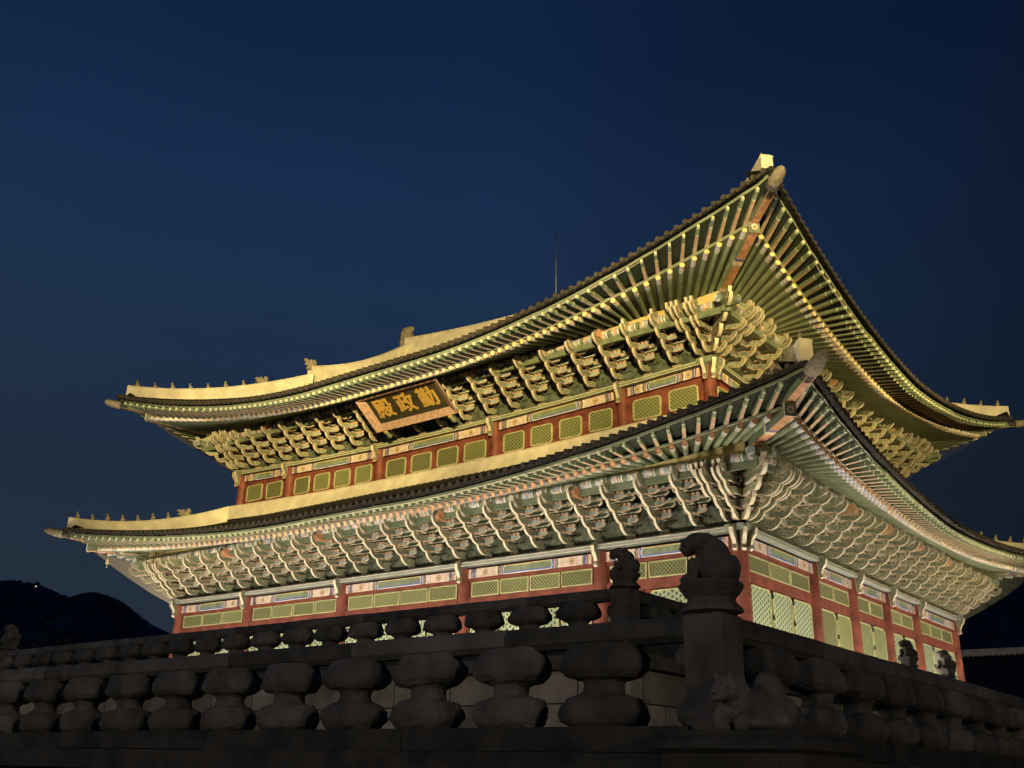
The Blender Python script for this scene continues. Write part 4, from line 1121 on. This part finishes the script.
# wooded hills on the left horizon
def ray(px, py, dep): 
    return CAM + (Rv * ((px - 512) / 1024.6) - Uv * ((py - 384) / 1024.6) + Dv) * dep
SIL = [(-120, 560), (-80, 566), (-40, 577), (0, 580.6), (12, 580), (22, 581.7), (38, 584), (50, 589), (58, 593), (70, 598), (78, 599), (88, 596), (98, 595), (108, 596), (117, 599), (126, 605), (135, 611.6), (144, 619), (153, 626), (171, 634), (200, 646), (240, 652), (300, 660), (360, 668)]
SILN = [(560, 560), (680, 548), (780, 545), (880, 556), (950, 566), (1005, 573), (1030, 577), (1080, 590), (1160, 620), (1260, 660)]
random.seed(3)
for sil, far in ((SIL, 900), (SILN, 1300)):
    mb = MB(); rows = []; fine = []
    for (x0, y0), (x1, y1) in zip(sil[:-1], sil[1:]):
        for k in range(16):
            u = k / 16; fine.append((x0 + (x1 - x0) * u, y0 + (y1 - y0) * u))
    for x, y in fine:
        top = ray(x, y + random.uniform(-.7, .7) + 1.6 * noise.noise(Vector((x * .22, far, 0))), far); fwd = Vector((Dv.x, Dv.y, 0)).normalized()
        col = []
        for q, h in ((-420, 0), (-300, .2), (-190, .45), (-90, .75), (-35, .93), (0, 1), (120, .7), (300, 0)):
            p = top + fwd * q; nn = noise.noise(Vector((p.x, p.y, 0)) * .012) * 16 * (h < 1) * (h > 0)
            col.append((p.x, p.y, max(-2, top.z * h + nn)))
        rows.append(col)
    n = len(rows[0]); mb.add([p for c in rows for p in c], [(i*n + j, (i+1)*n + j, (i+1)*n + j + 1, i*n + j + 1) for i in range(len(rows) - 1) for j in range(n - 1)], 0, True)
    o = link('hills', mb.mesh('hills', ['hill']), None, Matrix()); o['kind'] = 'structure'
# little lookout with a lit lamp on the hill crest
p = ray(37, 585, 896); t = thing('lookout_tower', 'tiny lookout on the dark hill crest with one lit lamp', 'lookout', p - Vector((0, 0, 4)))
mb = MB(); mb.box(p.x - 1.5, p.x + 1.5, p.y - 1.5, p.y + 1.5, p.z - 5, p.z + 1.0, 0); mb.loft([[(p.x + a*r, p.y + b*r, z) for a, b in ((-1, -1), (1, -1), (1, 1), (-1, 1))] for r, z in ((2.4, p.z + 1.0), (.3, p.z + 3.2))], 0, False)
link('tower', mb.mesh('tower', ['hill']), t, Matrix())
mt, n_, l_, b_ = node_mat('lit_lamp'); b_.inputs['Emission Color'].default_value = (1, .9, .75, 1); b_.inputs['Emission Strength'].default_value = 1.0; M['lamp'] = mt
mb = MB(); q = p - Dv * 3.2; ell(mb, q + Vector((1.2, 0, -.6)), (.55, .55, .55)); link('lamp', mb.mesh('lamp', ['lamp']), t, Matrix())
# trees at the far left
def tree(label, x, y, h, r, seed):
    random.seed(seed); t = thing('tree', label, 'tree', (x, y, 0), 0, 'dark trees left of the hall')
    mb = MB(); mb.cyl((x, y, 0), (x, y, h*.35), .32, .22, 8)
    tips = []
    for k in range(9):
        a = random.uniform(0, 6.28); zz = h * random.uniform(.3, .5); e_ = Vector((x + math.cos(a)*r*.6, y + math.sin(a)*r*.6, h*random.uniform(.5, .9))); mb.cyl((x, y, zz*.7), e_, .12, .03, 6); tips.append(e_)
    link('trunk', mb.mesh('trunk', ['bark']), t, Matrix())
    mb = MB()
    cl = [(Vector((x + random.gauss(0, r*.42), y + random.gauss(0, r*.42), h*random.uniform(.42, .95))), random.uniform(.5, 1.1)*r*.38) for _ in range(26)]
    for c, cr_ in cl:
        for _ in range(130):
            v = Vector((random.gauss(0, 1), random.gauss(0, 1), random.gauss(0, .8))).normalized() * cr_ * random.uniform(.6, 1.05)
            q = c + v; s_ = random.uniform(.12, .26); u = Vector((random.gauss(0, 1), random.gauss(0, 1), random.gauss(0, 1))).normalized() * s_; w_ = u.orthogonal().normalized() * s_ * .6
            mb.add([q - u, q - w_, q + u, q + w_], [(0, 1, 2, 3)], 0)
    link('crown', mb.mesh('crown', ['leaf']), t, Matrix())
for px, dep, h, r, lb in ((8, 95, 14.2, 5.0, 'broad dark tree at the left edge below the hill'), (48, 100, 12.6, 3.6, 'smaller dark tree between the left edge tree and the hall')):
    q = ray(px, 640, dep); tree(lb, q.x, q.y, h, r, int(px) + 5)
# corridor roof behind on the right
y0 = 62.0
def onY(px, py, yy):
    d = Rv * ((px - 512) / 1024.6) - Uv * ((py - 384) / 1024.6) + Dv; return CAM + d * ((yy - CAM.y) / d.y)
pa = onY(965, 650, y0); zr = pa.z; xa, xb = -60, 40
t = thing('corridor_building', 'low tiled gallery with a pale plaster ridge, dark behind the hall at right', 'gallery', ((xa + xb)/2, y0, 0))
mb = MB(); k = 0
V = []; 
for i in range(int((xb - xa) / .1) + 1):
    x = xa + i * .1; h = .05 * math.cos(i * 2*PI/4)
    V += [(x, y0 - 7.5, zr - 5.0 + h), (x, y0 - 3.2, zr - 2.7 + h), (x, y0, zr - .4 + h), (x, y0 + 7.5, zr - 5.0 + h)]
nn = len(V) // 4
mb.add(V, [(4*i + j, 4*i + 4 + j, 4*i + 5 + j, 4*i + 1 + j) for i in range(nn - 1) for j in range(3)], 0, True)
rfo = link('roof', mb.mesh('roof', ['tile']), t, Matrix())
mb = MB(); mb.box(xa, xb, y0 - .22, y0 + .22, zr - .75, zr, 0)
for i in range(int((xb - xa) / .4)): mb.cyl((xa + .2 + i*.4, y0 - .34, zr - .78), (xa + .2 + i*.4, y0 + .34, zr - .78), .14, None, 8, 1)
link('ridge', mb.mesh('ridge', ['plaster', 'tileend']), t, Matrix())
mb = MB(); mb.box(xa, xb, y0 - 5.0, y0 + 5.0, 0, zr - 4.2, 0); link('wall', mb.mesh('wall', ['red']), t, Matrix())
